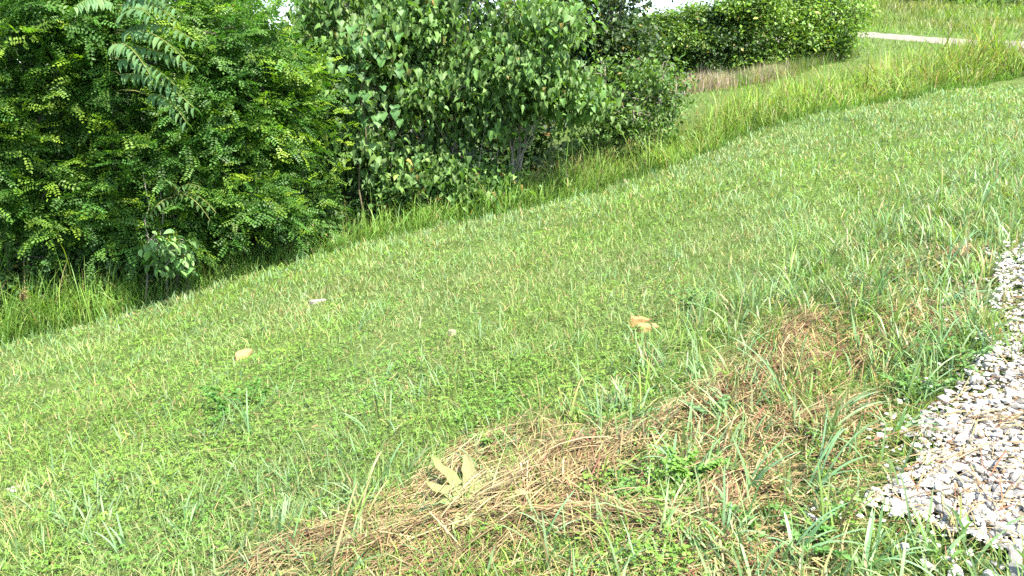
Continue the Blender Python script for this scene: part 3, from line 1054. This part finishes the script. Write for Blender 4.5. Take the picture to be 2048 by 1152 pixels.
# --- locust thicket at the left
locust(40, 11.6, [(20, 70, 190, 170, 11.3, 1.1), (-120, 280, 190, 260, 11.4, 1.2), (30, 375, 130, 75, 11.4, .8), (-60, -250, 300, 230, 11.6, 1.8)],
       'locust tree at the far left with yellow green sprays low over the weeds', 950, seed=1)
locust(215, 12.3, [(150, 60, 170, 170, 11.8, 1.1), (170, 270, 150, 150, 12.2, 1.0), (140, 450, 170, 80, 12.2, .7), (200, -260, 260, 220, 12.0, 1.8)],
       'dark locust tree behind the drooping fern-like fronds', 950, seed=2, tip_amt=.8)
locust(410, 12.9, [(430, 90, 130, 150, 12.3, 1.0), (430, 300, 140, 130, 12.2, .9), (330, 440, 120, 80, 12.2, .7), (350, -260, 180, 200, 12.6, 1.6)],
       'locust tree with bright yellow green tips right of the drooping fronds', 900, seed=3)
locust(540, 13.8, [(545, 250, 85, 110, 13.2, .8), (540, 390, 110, 85, 13.2, .8), (510, 150, 75, 90, 13.6, .8)],
       'smaller locust tree beside the large-leaved trees', 650, seed=4, leaf=.24)

# --- large-leaved trees in the middle
broad(760, 15.4, [(730, 110, 150, 160, 15.0, 1.3), (690, 290, 95, 95, 14.7, .9), (820, 345, 85, 55, 14.8, .7), (790, -160, 170, 150, 15.4, 1.8)],
      'large-leaved tree at the left of the middle clump', 700, 14, .112, seed=5, stems=3)
broad(930, 15.6, [(900, 70, 150, 150, 15.2, 1.3), (920, 205, 130, 80, 14.9, .9), (900, 365, 75, 45, 14.5, .5), (900, -190, 200, 170, 15.6, 1.9)],
      'large-leaved tree at the centre of the middle clump', 700, 14, .108, seed=6, stems=3, col=(.072, .145, .04))
broad(1030, 15.3, [(1060, 110, 130, 120, 15.0, 1.2), (1120, 205, 85, 55, 14.7, .7), (960, 372, 60, 36, 14.4, .45), (1040, -130, 160, 140, 15.4, 1.7)],
      'large-leaved tree with several bare stems above the tall grass', 620, 14, .102, seed=7, stems=5, rad=.05, col=(.076, .15, .04))
broad(1230, 17.0, [(1290, 180, 100, 80, 16.6, .9), (1200, 200, 70, 110, 16.8, .8), (1260, 250, 80, 50, 16.4, .7), (1340, 190, 50, 40, 16.4, .5)],
      'smaller-leaved tree leaning right at the end of the middle clump', 560, 10, .09, seed=8, stems=2, col=(.06, .12, .03), tmpl=OVAL, droop=.6, spread=.25)

# --- background trees
def far_tree(px, Y, lobes, label, n, size, col, litecol, seed, group='trees behind', name='background_tree', tmpl=DIAM, droop=.4, gap=.25, stems=1, rad=.12, lite=.3, per=14, spread=.30, shell=.6):
    return broad(px, Y, lobes, label, int(n * 1.7), per, size * 1.15, col, tmpl, stems, rad, name, group, droop, gap, M_SMALL, 0, spread, seed, lite, litecol, shell, (.09, .08, .065))


far_tree(1215, 19.5, [(1220, 40, 90, 130, 19.3, 1.2), (1110, 10, 90, 90, 19.3, 1.0), (1180, 170, 80, 110, 19.2, 1.0), (1260, 110, 70, 70, 19.0, .9), (1200, -120, 120, 100, 19.5, 1.4)],
         'dark tall tree rising behind the large-leaved clump', 700, .10, (.032, .062, .022), (.06, .10, .03), 9)
far_tree(560, 21, [(540, 125, 60, 85, 21, 1.1), (490, 70, 45, 80, 20.5, .9), (560, 220, 90, 100, 20.5, 1.2)],
         'grey green tree in the gap left of the middle clump', 340, .10, (.05, .085, .035), (.09, .13, .05), 10)
far_tree(640, 22, [(655, 120, 60, 85, 22, 1.2), (645, 65, 35, 45, 22, .8), (720, 20, 110, 70, 22, 1.3)],
         'pale green tree peering out behind the left of the middle clump', 340, .10, (.06, .115, .035), (.12, .18, .05), 11)
far_tree(440, 19, [(450, 20, 60, 110, 18.5, 1.2), (430, 250, 130, 160, 17, 1.0)],
         'dark tree behind the locusts near the sky gap', 380, .12, (.035, .07, .022), (.06, .10, .03), 12)
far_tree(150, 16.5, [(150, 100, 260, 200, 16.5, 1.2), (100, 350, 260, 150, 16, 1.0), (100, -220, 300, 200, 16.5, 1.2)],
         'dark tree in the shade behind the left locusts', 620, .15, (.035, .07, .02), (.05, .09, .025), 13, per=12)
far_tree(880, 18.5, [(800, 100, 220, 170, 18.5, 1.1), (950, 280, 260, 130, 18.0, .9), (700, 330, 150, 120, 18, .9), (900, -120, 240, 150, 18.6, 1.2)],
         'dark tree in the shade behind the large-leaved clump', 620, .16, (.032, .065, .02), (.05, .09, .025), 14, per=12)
def woodland():
    g = Geo()
    n = 4200
    x = RNG.uniform(-34, 4, n); y = 27 + RNG.uniform(0, 4, n) + np.abs(x) * .12
    top = 2.6 + 1.0 * wob(x, 0, 3.0, 2) + .5 * wob(x, y, .9, 5) + np.where(x < -9.5, 2.2, 0)
    top = np.where((x > -10.2) & (x < -8.0), np.minimum(top, 1.9), top)
    z0 = H(x, y)
    z = z0 + (top - z0) * RNG.random(n) ** .6
    P = np.stack([x, y, z], 1)
    per = 10; N = n * per
    P = np.repeat(P, per, 0) + RNG.normal(0, .4, (N, 3))
    tip = unit(RNG.normal(size=(N, 3)) + np.array([0, -.4, -.3])); nr = unit(RNG.normal(0, .5, (N, 3)) + np.array([0, -.5, 1.]))
    sd, tp, nn = frame(tip, nr)
    C = vary((.05, .10, .028), N, .2, .06) * np.repeat(np.exp(RNG.normal(0, .25, n)), per)[:, None]
    scatter(g, DIAM, P, sd, tp, nn, RNG.uniform(.25, .45, N), C)
    tag(g.build('far_woodland', M_SMALL), 'dense green wood filling the valley behind the nearer trees', 'wood', None, 'stuff')


woodland()
# row of trees above the second slope
far_tree(1330, 32, [(1330, 110, 80, 70, 31.5, 1.6), (1300, 60, 60, 40, 32, 1.3)], 'mid green tree at the left end of the far row', 837, .105, (.085, .16, .035), (.17, .25, .04), 15, 'far row of trees')
far_tree(1400, 31, [(1400, 100, 70, 75, 30.5, 1.5), (1390, 45, 50, 32, 31, 1.2)], 'bright green tree of the far row above the brown weeds', 837, .105, (.09, .17, .035), (.18, .26, .04), 16, 'far row of trees')
far_tree(1450, 30, [(1440, 95, 60, 60, 29.5, 1.3), (1470, 130, 50, 40, 29.2, 1.1), (1455, 40, 60, 40, 30, 1.2)], 'dark tree in the middle of the far row', 567, .105, (.035, .075, .022), (.07, .12, .03), 17, 'far row of trees')
far_tree(1545, 29.5, [(1540, 60, 80, 80, 29.2, 1.5), (1530, 125, 60, 40, 28.8, 1.1), (1500, 10, 60, 50, 29.5, 1.3)], 'bushy yellow green tree in the far row next to the dark one', 702, .105, (.095, .185, .035), (.20, .29, .04), 18, 'far row of trees')
far_tree(1650, 30, [(1650, 45, 85, 75, 29.6, 1.6), (1640, 105, 70, 40, 29.2, 1.2), (1600, -20, 80, 60, 30, 1.4)], 'bushy yellow green tree at the right end of the far row by the drive', 756, .105, (.095, .185, .035), (.20, .29, .04), 19, 'far row of trees')
# bushes on the hilltop
for i, (px, py, rw, rh, Y, lab) in enumerate([
        (1850, 2, 50, 22, 55, 'dark bush on the hilltop, leftmost of the hilltop bushes'), (1935, -2, 60, 24, 56, 'dark bush on the hilltop between the two others'),
        (2025, 18, 50, 26, 52, 'leafy bush at the top right corner of the hillside'), (2110, 10, 60, 36, 50, 'leafy bush just beyond the top right corner')][:3]):
    far_tree(px, Y, [(px, py, rw, rh, Y, 1.3), (px + 20, py - 14, rw * .7, rh, Y + .6, 1.0)], lab, 200, .20,
             [(.05, .10, .028), (.045, .095, .026), (.07, .13, .03)][i], (.12, .19, .04), 30 + i, 'hilltop bushes', 'bush', stems=2, rad=.06, per=12, spread=.35)

# ------------------------------------------------------------------ drooping pinnate fronds (tree of heaven)
def pinnate_tree(px, Y, label, fronds, hub, nlets=12, let=.135, name='tree_of_heaven', col=(.105, .19, .07)):  # default leaflet colour is paled to stand in for a waxy sheen
    root, base = tree_root(name, px, Y, label)
    hubw = at(hub[0], hub[1], Y - .1)
    g = Geo(); tube(g, bent(base + np.array([0, 0, -.1]), hubw + np.array([0, 0, .6]), 0, 8, .03), np.linspace(.03, .012, 8), (.08, .07, .055), 7)
    g.build('trunk', M_BARK, root, origin=base)
    lm = []
    for v in range(4):
        g2 = Geo(); tv = LANCE[0].copy(); tv[:, 2] *= [.7, 1.2, 1.6, 1.0][v]
        g2.add(tv, LANCE[1], vary(col, 1, .18, .05)[0]); lm.append(g2.mesh('leaflet', M_BROAD, True))
    from mathutils import Matrix
    for (x0, y0, x1, y1, dY, sag) in fronds:
        a = at(x0, y0, hub[2] + .1); b = at(x1, y1, hub[2] + dY)
        ln = np.linalg.norm(b - a)
        p = bent(a, b, sag * ln, 14)
        # a stalk joins the frond to the stem
        st = base + (hubw + np.array([0, 0, .6]) - base) * np.clip((a[2] - base[2]) / (hubw[2] + .6 - base[2]), .2, 1)
        pp = np.concatenate([bent(st, p[0], .05, 4)[:-1], p])
        g = Geo(); tube(g, pp, np.linspace(.008, .003, len(pp)), (.17, .17, .05), 5)
        f = g.build('frond', M_BARK, root, origin=base)
        T = unit(np.gradient(p, axis=0))
        k = np.linspace(.08, 1, nlets) * 13
        for q, kk in enumerate(k):
            pos = np.array([np.interp(kk, range(14), p[:, c]) for c in range(3)])
            t = unit(np.array([np.interp(kk, range(14), T[:, c]) for c in range(3)]))
            sv = unit(np.cross(t, np.array([0, 0, 1.])))
            for s in (-1, 1):
                d = unit(sv * s * .75 + t * .38 + np.array([0, 0, -.5]) + RNG.normal(0, .10, 3))
                nn = unit(np.cross(np.cross(d, np.array([0, 0, 1.]) + sv * s * .5), d) + RNG.normal(0, .15, 3))
                sd, tp, nr = frame(d[None], nn[None]); sd, tp, nr = sd[0], tp[0], nr[0]
                L = let * (1 - .35 * (q / nlets) ** 2) * random.uniform(.85, 1.15)
                o = link('leaflet', lm[random.randrange(4)], f)
                qq = pos - base
                o.matrix_local = Matrix(((sd[0] * L, tp[0] * L, nr[0] * L, qq[0]), (sd[1] * L, tp[1] * L, nr[1] * L, qq[1]), (sd[2] * L, tp[2] * L, nr[2] * L, qq[2]), (0, 0, 0, 1)))
    return root


pinnate_tree(225, 12.0, 'young tree with long drooping fern-like fronds at the upper left',
             [(248, 10, 350, 18, -.5, .10), (248, 25, 352, 42, -.7, .12), (245, 40, 300, 32, -.8, .1), (250, 62, 390, 82, -.6, .10), (245, 68, 372, 122, -.9, .10),
              (235, 90, 385, 130, -.5, .04), (228, 92, 300, 150, -1.0, .10), (238, 120, 352, 172, -.7, .08), (240, 150, 388, 216, -.6, .10), (300, 190, 372, 244, -.7, .10),
              (220, 5, 150, 14, -.4, .12), (240, -20, 330, -5, -.5, .1)], (232, 60, 10.2), 13, .19)
pinnate_tree(350, 11.9, 'low sapling with drooping paired leaflets under the locusts',
             [(360, 385, 432, 425, -.4, .12), (355, 390, 420, 440, -.6, .12), (350, 395, 300, 430, -.5, .12), (352, 380, 330, 360, -.3, .1), (352, 384, 400, 375, -.3, .12)],
             (352, 400, 11.3), 7, .13, col=(.08, .16, .045))

# ------------------------------------------------------------------ climbing vine with very large leaves
def vine():
    Y = 13.75
    root, base = tree_root('climbing_vine', 720, 14.1, 'vine with very large lobed leaves climbing the middle clump', None, 'vine')
    g = Geo(); tube(g, bent(base, at(725, 60, Y), .2, 10, .06), np.linspace(.02, .008, 10), (.12, .10, .06), 6)
    g.build('stem', M_BARK, root, origin=base)
    var = []
    for v in range(4):
        g2 = Geo(); tv = LOBED[0].copy(); tv[:, 2] *= [.6, 1.0, 1.5, 1.2][v]
        g2.add(tv, LOBED[1], vary((.075, .155, .045), 1, .2, .05)[0]); var.append(g2.mesh('leaf', M_BROAD, True))
    from mathutils import Matrix
    for i in range(70):
        px = np.clip(random.gauss(715, 38), 625, 800); py = np.clip(random.gauss(140, 65), 20, 290)
        p = at(px, py, Y + random.uniform(-.25, .25))
        a = random.uniform(.6, 1.2); az = random.gauss(0, .5)
        hz = np.array([math.sin(az), -math.cos(az), 0])
        tip = hz * math.cos(a) - np.array([0, 0, math.sin(a)]); n = hz * math.sin(a) + np.array([0, 0, math.cos(a)])
        sd, tp, nr = (q[0] for q in frame(tip[None], n[None]))
        L = random.uniform(.11, .18); q = p - base
        o = link('leaf', var[i % 4], root)
        o.matrix_local = Matrix(((sd[0] * L, tp[0] * L, nr[0] * L, q[0]), (sd[1] * L, tp[1] * L, nr[1] * L, q[1]), (sd[2] * L, tp[2] * L, nr[2] * L, q[2]), (0, 0, 0, 1)))


vine()

# ------------------------------------------------------------------ weeds at the edge of the wood
def stalk_weed(px, py, top, lean, label, seed):
    b = ground_at(px, py)
    # stand it just inside the strip
    b = np.array([b[0] * 1.0, max(b[1], float(edge_y(b[0])) + .08), 0]); b[0] = (px - 1024) / FPX * b[1] * 1.02; b[2] = float(H(b[0], b[1]))
    root = empty('tall_weed', b, label, 'weed', 'leafy weeds at the wood edge')
    h = top * 1.3 * b[1] / FPX
    tipp = b + np.array([lean * h, -.1, h])
    p = bent(b, tipp, 0, 9); p[:, 0] += lean * h * (np.linspace(0, 1, 9) ** 2 - np.linspace(0, 1, 9)) * .5
    g = Geo(); tube(g, p, np.linspace(.006, .0025, 9), (.11, .15, .04), 5)
    g.build('stem', M_BARK, root, origin=b)
    g = Geo(); n = 90
    k = RNG.uniform(1.2, 8, n)
    pos = np.stack([np.interp(k, range(9), p[:, c]) for c in range(3)], 1)
    a = RNG.uniform(0, 6.28, n); e = RNG.uniform(.1, .7, n)
    d = np.stack([np.sin(a) * np.cos(e), np.cos(a) * np.cos(e), np.sin(e)], 1)
    sd, tp, nr = frame(d, np.array([0, 0, 1.]) + RNG.normal(0, .2, (n, 3)))
    scatter(g, LANCE, pos, sd, tp, nr, RNG.uniform(.05, .10, n) * (1.2 - k / 12), vary((.13, .25, .05), n, .15))
    tag(g.build('foliage', M_BROAD, root, True, origin=b), kind='stuff')


for i, (px, py, top, lean, lab) in enumerate([
        (118, 640, 80, .45, 'leafy stalk leaning right beside the feathery seed heads at left'),
        (160, 630, 90, .50, 'leafy stalk leaning right, second from the left along the wood edge'),
        (172, 615, 78, .02, 'upright leafy stalk among leaning ones at the left wood edge'),
        (225, 612, 82, .50, 'leafy stalk leaning right below the dark locust'),
        (290, 585, 60, .55, 'short leafy stalk leaning right below the low sapling'),
        (330, 575, 50, .2, 'short leafy stalk just right of the low sapling'),
        (385, 565, 52, .45, 'leafy stalk with a bright tip in the shade under the locusts'),
        (440, 560, 90, .60, 'long leafy stalk leaning right across the dark shade'),
        (455, 545, 70, .42, 'leafy stalk crossing the long leaning stalk'),
        (505, 520, 60, .4, 'leafy stalk nearest the arching grass at the wood edge'),
        (548, 500, 70, .05, 'slender upright weed left of the arching grass')]):
    stalk_weed(px, py, top, lean, lab, i)


def seed_stalk(px, py, hpx, lean, label):
    b = ground_at(px, py); b[1] = max(b[1], float(edge_y(b[0])) + .35); b[0] = (px - 1024) / FPX * b[1] * 1.02; b[2] = float(H(b[0], b[1]))
    root = empty('seeding_grass', b, label, 'grass', 'seeding grass stalks')
    h = hpx * b[1] / FPX
    p = bent(b, b + np.array([lean * h, -.05, h]), .05, 8)
    g = Geo(); tube(g, p, np.linspace(.005, .002, 8), (.17, .17, .06), 5); g.build('stem', M_BARK, root, origin=b)
    g = Geo()
    for k in range(26):
        t = RNG.uniform(.72, 1); q = np.array([np.interp(t * 7, range(8), p[:, c]) for c in range(3)])
        az = np.array([RNG.normal(1.2, .9)]); th = np.array([RNG.uniform(.3, 1.0)])
        for j in range(5):
            blades(g, (q + RNG.normal(0, .004, 3))[None], az + RNG.normal(0, .15), th, th + RNG.uniform(.5, 1.1), np.array([RNG.uniform(.07, .17)]), .010, vary((.27, .22, .10), 1, .15), 3)
    tag(g.build('seed_head', M_STRAW, root, origin=b), kind='stuff')


seed_stalk(8, 650, 160, .10, 'tan feathery seed head at the left edge, the taller one')
seed_stalk(-6, 660, 112, .14, 'tan feathery seed head at the left edge, the lower one')
seed_stalk(15, 680, 105, .10, 'short brown seed head low at the left edge')

# shrub with large pale leaves under the locusts
broad(335, 11.55, [(335, 492, 42, 34, 11.2, .3), (345, 520, 40, 30, 11.25, .28)], 'small shrub with pale glossy leaves at the wood edge', 26, 7, .12,
      (.10, .19, .06), OVAL, 2, .02, 'leafy_shrub', 'shrubs under the trees', .7, 0, M_BROAD, 120, .10, 41, .4, (.15, .25, .08))
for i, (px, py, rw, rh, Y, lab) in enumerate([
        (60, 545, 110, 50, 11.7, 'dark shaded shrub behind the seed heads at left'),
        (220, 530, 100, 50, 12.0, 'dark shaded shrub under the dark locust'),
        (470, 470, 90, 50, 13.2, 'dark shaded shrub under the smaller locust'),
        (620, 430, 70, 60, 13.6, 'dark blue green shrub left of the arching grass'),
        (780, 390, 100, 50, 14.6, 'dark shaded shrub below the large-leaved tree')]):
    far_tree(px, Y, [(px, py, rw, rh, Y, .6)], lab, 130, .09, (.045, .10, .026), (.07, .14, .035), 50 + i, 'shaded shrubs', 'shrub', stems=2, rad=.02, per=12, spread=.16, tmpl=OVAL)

# ------------------------------------------------------------------ rocks
def rock(name, px, py, w, dpt, h, col, label, seed, rotz=0.0, sink=.25, pieces=None, facet=.35, tilt=(0, 0)):
    rs = np.random.default_rng(seed)
    b = ground_at(px, py)
    def piece(cx, cy, sx, sy, sz, sd):
        r2 = np.random.default_rng(sd)
        m, rings = 22, 7
        an = np.linspace(0, 2 * math.pi, m, endpoint=False)
        # irregular broken outline with straight runs and corners
        kc = r2.integers(5, 8); ca = np.sort(r2.uniform(0, 6.28, kc)); cr = r2.uniform(.78, 1.12, kc)
        cp = np.stack([np.cos(ca) * cr, np.sin(ca) * cr], 1)
        def outl(a):
            x, y = math.cos(a), math.sin(a); best = 1.3
            for i in range(kc):
                p, q = cp[i], cp[(i + 1) % kc]; e = q - p; nn_ = np.array([e[1], -e[0]])
                nn_ = nn_ * (1 if nn_ @ p > 0 else -1)
                dn = nn_ @ np.array([x, y])
                if dn > 1e-6: best = min(best, (nn_ @ p) / dn)
            return best
        rad = np.array([outl(a) for a in an]) * (1 + r2.normal(0, .025, m))
        prof = [(1.06, -2.4), (1.03, .0), (1.0, .78), (.96, .95), (.78, 1.0), (.45, 1.03), (.15, 1.0)]
        V = []
        tx, ty = r2.normal(0, .12, 2)
        for q, z in prof:
            px_ = np.cos(an) * rad * q; py_ = np.sin(an) * rad * q
            zz = z + (px_ * tx + py_ * ty) * (z > 0) + r2.normal(0, .05, m)
            V.append(np.stack([px_ * sx + r2.normal(0, .015, m) * sx, py_ * sy, zz * sz], 1))
        V = np.concatenate(V + [np.array([[0, 0, sz]])]) + np.array([cx, cy, -sz * sink])
        i = np.arange(rings - 1)[:, None] * m; j = np.arange(m)[None]; jn = (j + 1) % m
        F = np.stack([i + j, i + jn, i + m + jn, i + m + j], -1).reshape(-1, 4)
        T = np.stack([(rings - 1) * m + np.arange(m), (rings - 1) * m + (np.arange(m) + 1) % m, np.full(m, rings * m)], -1)
        g = Geo(); g.add(V, [F, T], vary(col, len(V), .10, .03)); return g
    if pieces is None:
        o = piece(0, 0, w / 2, dpt / 2, h / 2, seed).build(name, M_ROCK, None, False)
        o.location = tuple(b); o.rotation_euler = (tilt[0], tilt[1], rotz)
        return tag(o, label, 'rock')
    root = empty(name, b, label, 'rock'); root.rotation_euler = (tilt[0], tilt[1], rotz)
    for i, (cx, cy, sx, sy, sz) in enumerate(pieces):
        piece(cx, cy, sx / 2, sy / 2, sz / 2, seed + i).build('fragment', M_ROCK, root, False)
    return root


rock('sandstone_block', 1296, 650, .2, .2, .1, (.28, .165, .065), 'orange cracked sandstone lump in the short grass', 3,
     .2, .35, [(-.056, -.075, .118, .175, .045), (.056, -.065, .115, .185, .05), (.0, .092, .205, .165, .05)], tilt=(-.02, .16))
rock('flat_rock', 490, 714, .36, .22, .10, (.28, .195, .085), 'flat yellow tan rock in the lawn at left', 12, .25, .18)
rock('pale_stone', 905, 672, .085, .07, .10, (.22, .205, .125), 'small cream stone standing in the middle of the lawn', 22, .5, .1)
rock('white_rock', 638, 606, .26, .16, .10, (.21, .205, .165), 'off white rock in the lawn near the wood edge', 31, .3, .15)
rock('grey_rock', 20, 985, .16, .12, .06, (.26, .25, .21), 'low grey rock at the left edge of the foreground', 44, .1, .25)
rock('clay_clod', 812, 777, .10, .05, .04, (.32, .19, .09), 'small orange clod in the clover right of the flat rock', 51, .2, .2)
rock('clay_clod', 632, 858, .07, .06, .03, (.25, .14, .065), 'small brown clod in the grass left of the straw', 57, .4, .2)
rock('flat_brown_stone', 1998, 668, .20, .10, .05, (.24, .155, .065), 'flat brown stone lying on the edge of the gravel', 63, -.1, .0)

# ------------------------------------------------------------------ mullein rosette
def mullein():
    b = ground_at(950, 1040)
    root = empty('mullein_plant', b + np.array([0, 0, .02]), 'pale woolly leaved rosette plant lying among the straw', 'plant')
    base = b + np.array([0, 0, .02])
    root.scale = (.82, .82, .82)
    specs = [(850, 962, .10), (925, 950, .16), (1004, 962, .18), (890, 1012, .05), (1010, 1000, .10), (995, 1052, .04), (900, 1100, .02), (955, 1095, .02), (865, 1045, .03), (965, 985, .2), (935, 985, .1), (1025, 1030, .05), (840, 1010, .04), (920, 1040, .12), (985, 1015, .12)]
    for i, (px, py, hz) in enumerate(specs):
        e = ground_at(px, py); 
        d2 = (e - base)[:2]; L = max(.15, np.linalg.norm(d2) * 1.05 + hz * .1)
        az = math.atan2(d2[0], d2[1])
        n = 9
        t = np.linspace(0, 1, n)
        el = math.atan2(hz * .35, .3) + .06
        cx = np.zeros((n, 3)); p = np.zeros(3)
        for k in range(n):
            cx[k] = p
            ang = el - 1.0 * t[k] * el * 1.3
            p = p + np.array([math.sin(az) * math.cos(ang), math.cos(az) * math.cos(ang), math.sin(ang)]) * L / (n - 1)
        w = (.034 + .014 * ((i * 7) % 5) / 4) * np.sin(np.pi * np.clip(t * .86 + .12, 0, 1)) ** .8
        sd = np.array([math.cos(az), -math.sin(az), 0])
        V = []
        for k in range(n):
            wav = .012 * math.sin(k * 1.9 + i)
            for s in (-1, -.5, 0, .5, 1):
                rag = 1 + .10 * math.sin(k * 2.7 + i * 1.3 + s)
                V.append(cx[k] + sd * (s * w[k] * rag + .02 * math.sin(i * 2.1) * t[k] ** 2) + np.array([0, 0, abs(s) * w[k] * .45 + wav * abs(s) - (s == 0) * .003]))
        ii = (np.arange(n - 1)[:, None] * 5 + np.arange(4)[None]).reshape(-1)
        F = np.stack([ii, ii + 1, ii + 6, ii + 5], 1)
        g = Geo(); c = vary((.215, .24, .10), 1, .14, .05)[0]
        g.add(np.array(V) + np.array([0, 0, .035]), [F], c)
        g.build('leaf', M_MULLEIN, root)


mullein()

# ------------------------------------------------------------------ coarse tufts in the foreground
def tuft(px, py, hpx, nb, lean, spread, label, wid=.012, col=(.15, .26, .12)):
    b = ground_at(px, py)
    b[2] += float(heap_height(b[0], b[1])) * .3
    dep = to_px(b)[2]
    root = empty('grass_tuft', b, label, 'grass tuft', 'coarse grass tufts')
    h = hpx * dep / FPX * 1.15
    for i in range(nb):
        g = Geo()
        az = np.array([random.gauss(math.pi / 2 if lean >= 0 else -math.pi / 2, spread)])
        L = h * random.uniform(.65, 1.1)
        th0 = np.array([abs(lean) * .5 + abs(random.gauss(.08, .12))]); th1 = th0 + abs(random.gauss(.9, .5)) + abs(lean) * .5
        r0 = np.array([[random.gauss(0, .012), random.gauss(0, .012), -.01]])
        blades(g, r0, az, th0, th1, np.array([L]), wid * random.uniform(.7, 1.2), vary(col, 1, .14, .04), 9, twist=.6)
        g.build('blade', M_COARSE, root)


TUFTS = [
    (1490, 1005, 150, 8, .2, 1.2, 'tall blue green tuft right of the long straw heap'),
    (1565, 835, 190, 6, -.1, .5, 'tuft of long narrow upright blades above the brown straw mat'),
    (1625, 990, 180, 9, .4, .9, 'wide arching tuft beside the gravel edge in the foreground'),
    (1335, 735, 80, 4, -.1, .5, 'small pale tuft below the orange sandstone'),
    (1190, 850, 90, 8, -.15, 1.2, 'tuft of thin arching blades above the straw heap centre'),
    (1265, 860, 110, 6, .1, 1.0, 'pale tuft at the top end of the upper straw heap'),
    (1685, 850, 110, 7, .3, 1.0, 'tuft left of the gravel beside the leafy weed'),
    (1790, 880, 120, 7, .5, .8, 'tuft at the gravel edge arching over the stones'),
    (1885, 625, 90, 8, .3, .9, 'tuft beside the flat brown stone'),
    (1745, 610, 80, 7, .1, 1.2, 'blue green tuft in the straw above the drive'),
    (1895, 540, 85, 7, .1, 1.0, 'tuft at the upper end of the near gravel'),
    (1960, 420, 80, 6, .0, .8, 'tuft at the right edge above the gravel'),
    (1995, 350, 70, 7, .1, 1.0, 'tuft high on the right edge of the lawn'),
    (770, 975, 100, 3, .0, .5, 'few thin upright blades left of the mullein'),
    (735, 880, 80, 2, -.2, .4, 'two pale blades in the lawn above the straw heap'),
    (1450, 1100, 130, 8, .2, 1.2, 'tuft among the straw at the bottom edge'),
    (1590, 1130, 150, 9, .3, 1.0, 'large tuft at the bottom edge near the gravel'),
    (1730, 1150, 150, 10, .4, 1.0, 'broad spreading tuft at the bottom right before the gravel'),
    (1880, 1135, 110, 9, -.3, 1.2, 'tuft growing in the gravel at the bottom right'),
    (1985, 1090, 90, 6, .4, 1.0, 'sparse tuft in the gravel at the bottom right corner'),
    (500, 870, 90, 5, -.1, .6, 'pale upright tuft in the clover at left'),
    (330, 1040, 100, 4, .2, .7, 'pair of wide blades in the left foreground'),
    (560, 1090, 110, 5, .1, .8, 'tuft at the lower left tip of the straw'),
    (250, 1110, 80, 6, -.1, 1.0, 'tuft at the bottom left of the foreground'),
    (820, 1060, 100, 5, .1, .8, 'green tuft growing through the straw left of the mullein'),
    (1090, 1090, 110, 6, .2, 1.0, 'green tuft growing through the straw right of the mullein'),
    (1350, 960, 110, 6, -.2, 1.0, 'tuft with a long arching blade in the middle of the straw'),
    (1400, 650, 70, 7, .1, 1.1, 'blue green tuft right of the orange sandstone'),
    (960, 690, 60, 5, .1, 1.0, 'small tuft right of the cream stone'),
    (720, 665, 60, 6, .1, 1.0, 'blue green tuft in the lawn between the two pale rocks'),
]
for t in TUFTS:
    tuft(*t)


# ------------------------------------------------------------------ small leafy weeds in the foreground
def leafy_weed(px, py, wpx, hpx, label, nst=9, col=(.10, .21, .05), leaf=.022, lean=0.0):
    b = ground_at(px, py)
    dep = to_px(b)[2]
    root = empty('leafy_weed', b, label, 'weed', 'leafy weeds in the foreground')
    w = wpx * dep / FPX; h = hpx * dep / FPX
    gs = Geo(); gl = Geo()
    for i in range(nst):
        e = np.array([RNG.normal(lean * w, w * .55), RNG.normal(0, w * .5), h * RNG.uniform(.3, 1.0)])
        p = bent((RNG.normal(lean * w * .3, w * .2), RNG.normal(0, w * .2), -.01), e, .02, 6)
        tube(gs, p, np.linspace(.0028, .0012, 6), (.14, .13, .05), 4)
        n = 34
        k = RNG.uniform(1, 5, n); pos = np.stack([np.interp(k, range(6), p[:, c]) for c in range(3)], 1)
        a = RNG.uniform(0, 6.28, n); el = RNG.uniform(0, .7, n)
        d = np.stack([np.sin(a) * np.cos(el), np.cos(a) * np.cos(el), np.sin(el)], 1)
        sd, tp, nr = frame(d, np.array([0, 0, 1.]) + RNG.normal(0, .3, (n, 3)))
        scatter(gl, OVAL, pos, sd, tp, nr, leaf * RNG.uniform(.7, 1.4, n), vary(col, n, .15))
    tag(gs.build('stems', M_BARK, root), kind='stuff')
    tag(gl.build('foliage', M_CLOVER, root), kind='stuff')


for w in [(1900, 735, 90, 70, 'feathery green weed spilling over the gravel by the brown stone', 14),
          (1820, 800, 80, 60, 'feathery green weed at the gravel edge below the flat brown stone', 11),
          (1440, 845, 70, 45, 'grey green leafy weed on the brown straw', 8, (.13, .22, .09), .03),
          (1520, 1070, 110, 60, 'leafy weed among straw at the bottom, left of the gravel', 10),
          (1640, 1110, 110, 60, 'bright leafy weed at the bottom beside the gravel', 10),
          (1400, 960, 60, 50, 'small light green weed in the middle of the straw', 6, (.13, .26, .05), .03),
          (1250, 990, 70, 30, 'low leafy weed on the straw right of the mullein', 7, (.12, .22, .06), .026),
          (985, 895, 60, 40, 'upright leafy weed just above the mullein', 6, (.13, .24, .05), .03),
          (1820, 945, 90, 26, 'low weed reaching right across the gravel', 7, (.10, .19, .05), .02, .6),
          (480, 820, 100, 45, 'dark green leafy clump below the flat rock', 12, (.07, .18, .03), .03),
          (1385, 620, 70, 50, 'soft green weed right of the orange sandstone', 9, (.10, .21, .06), .022),
          ]:
    leafy_weed(*w)
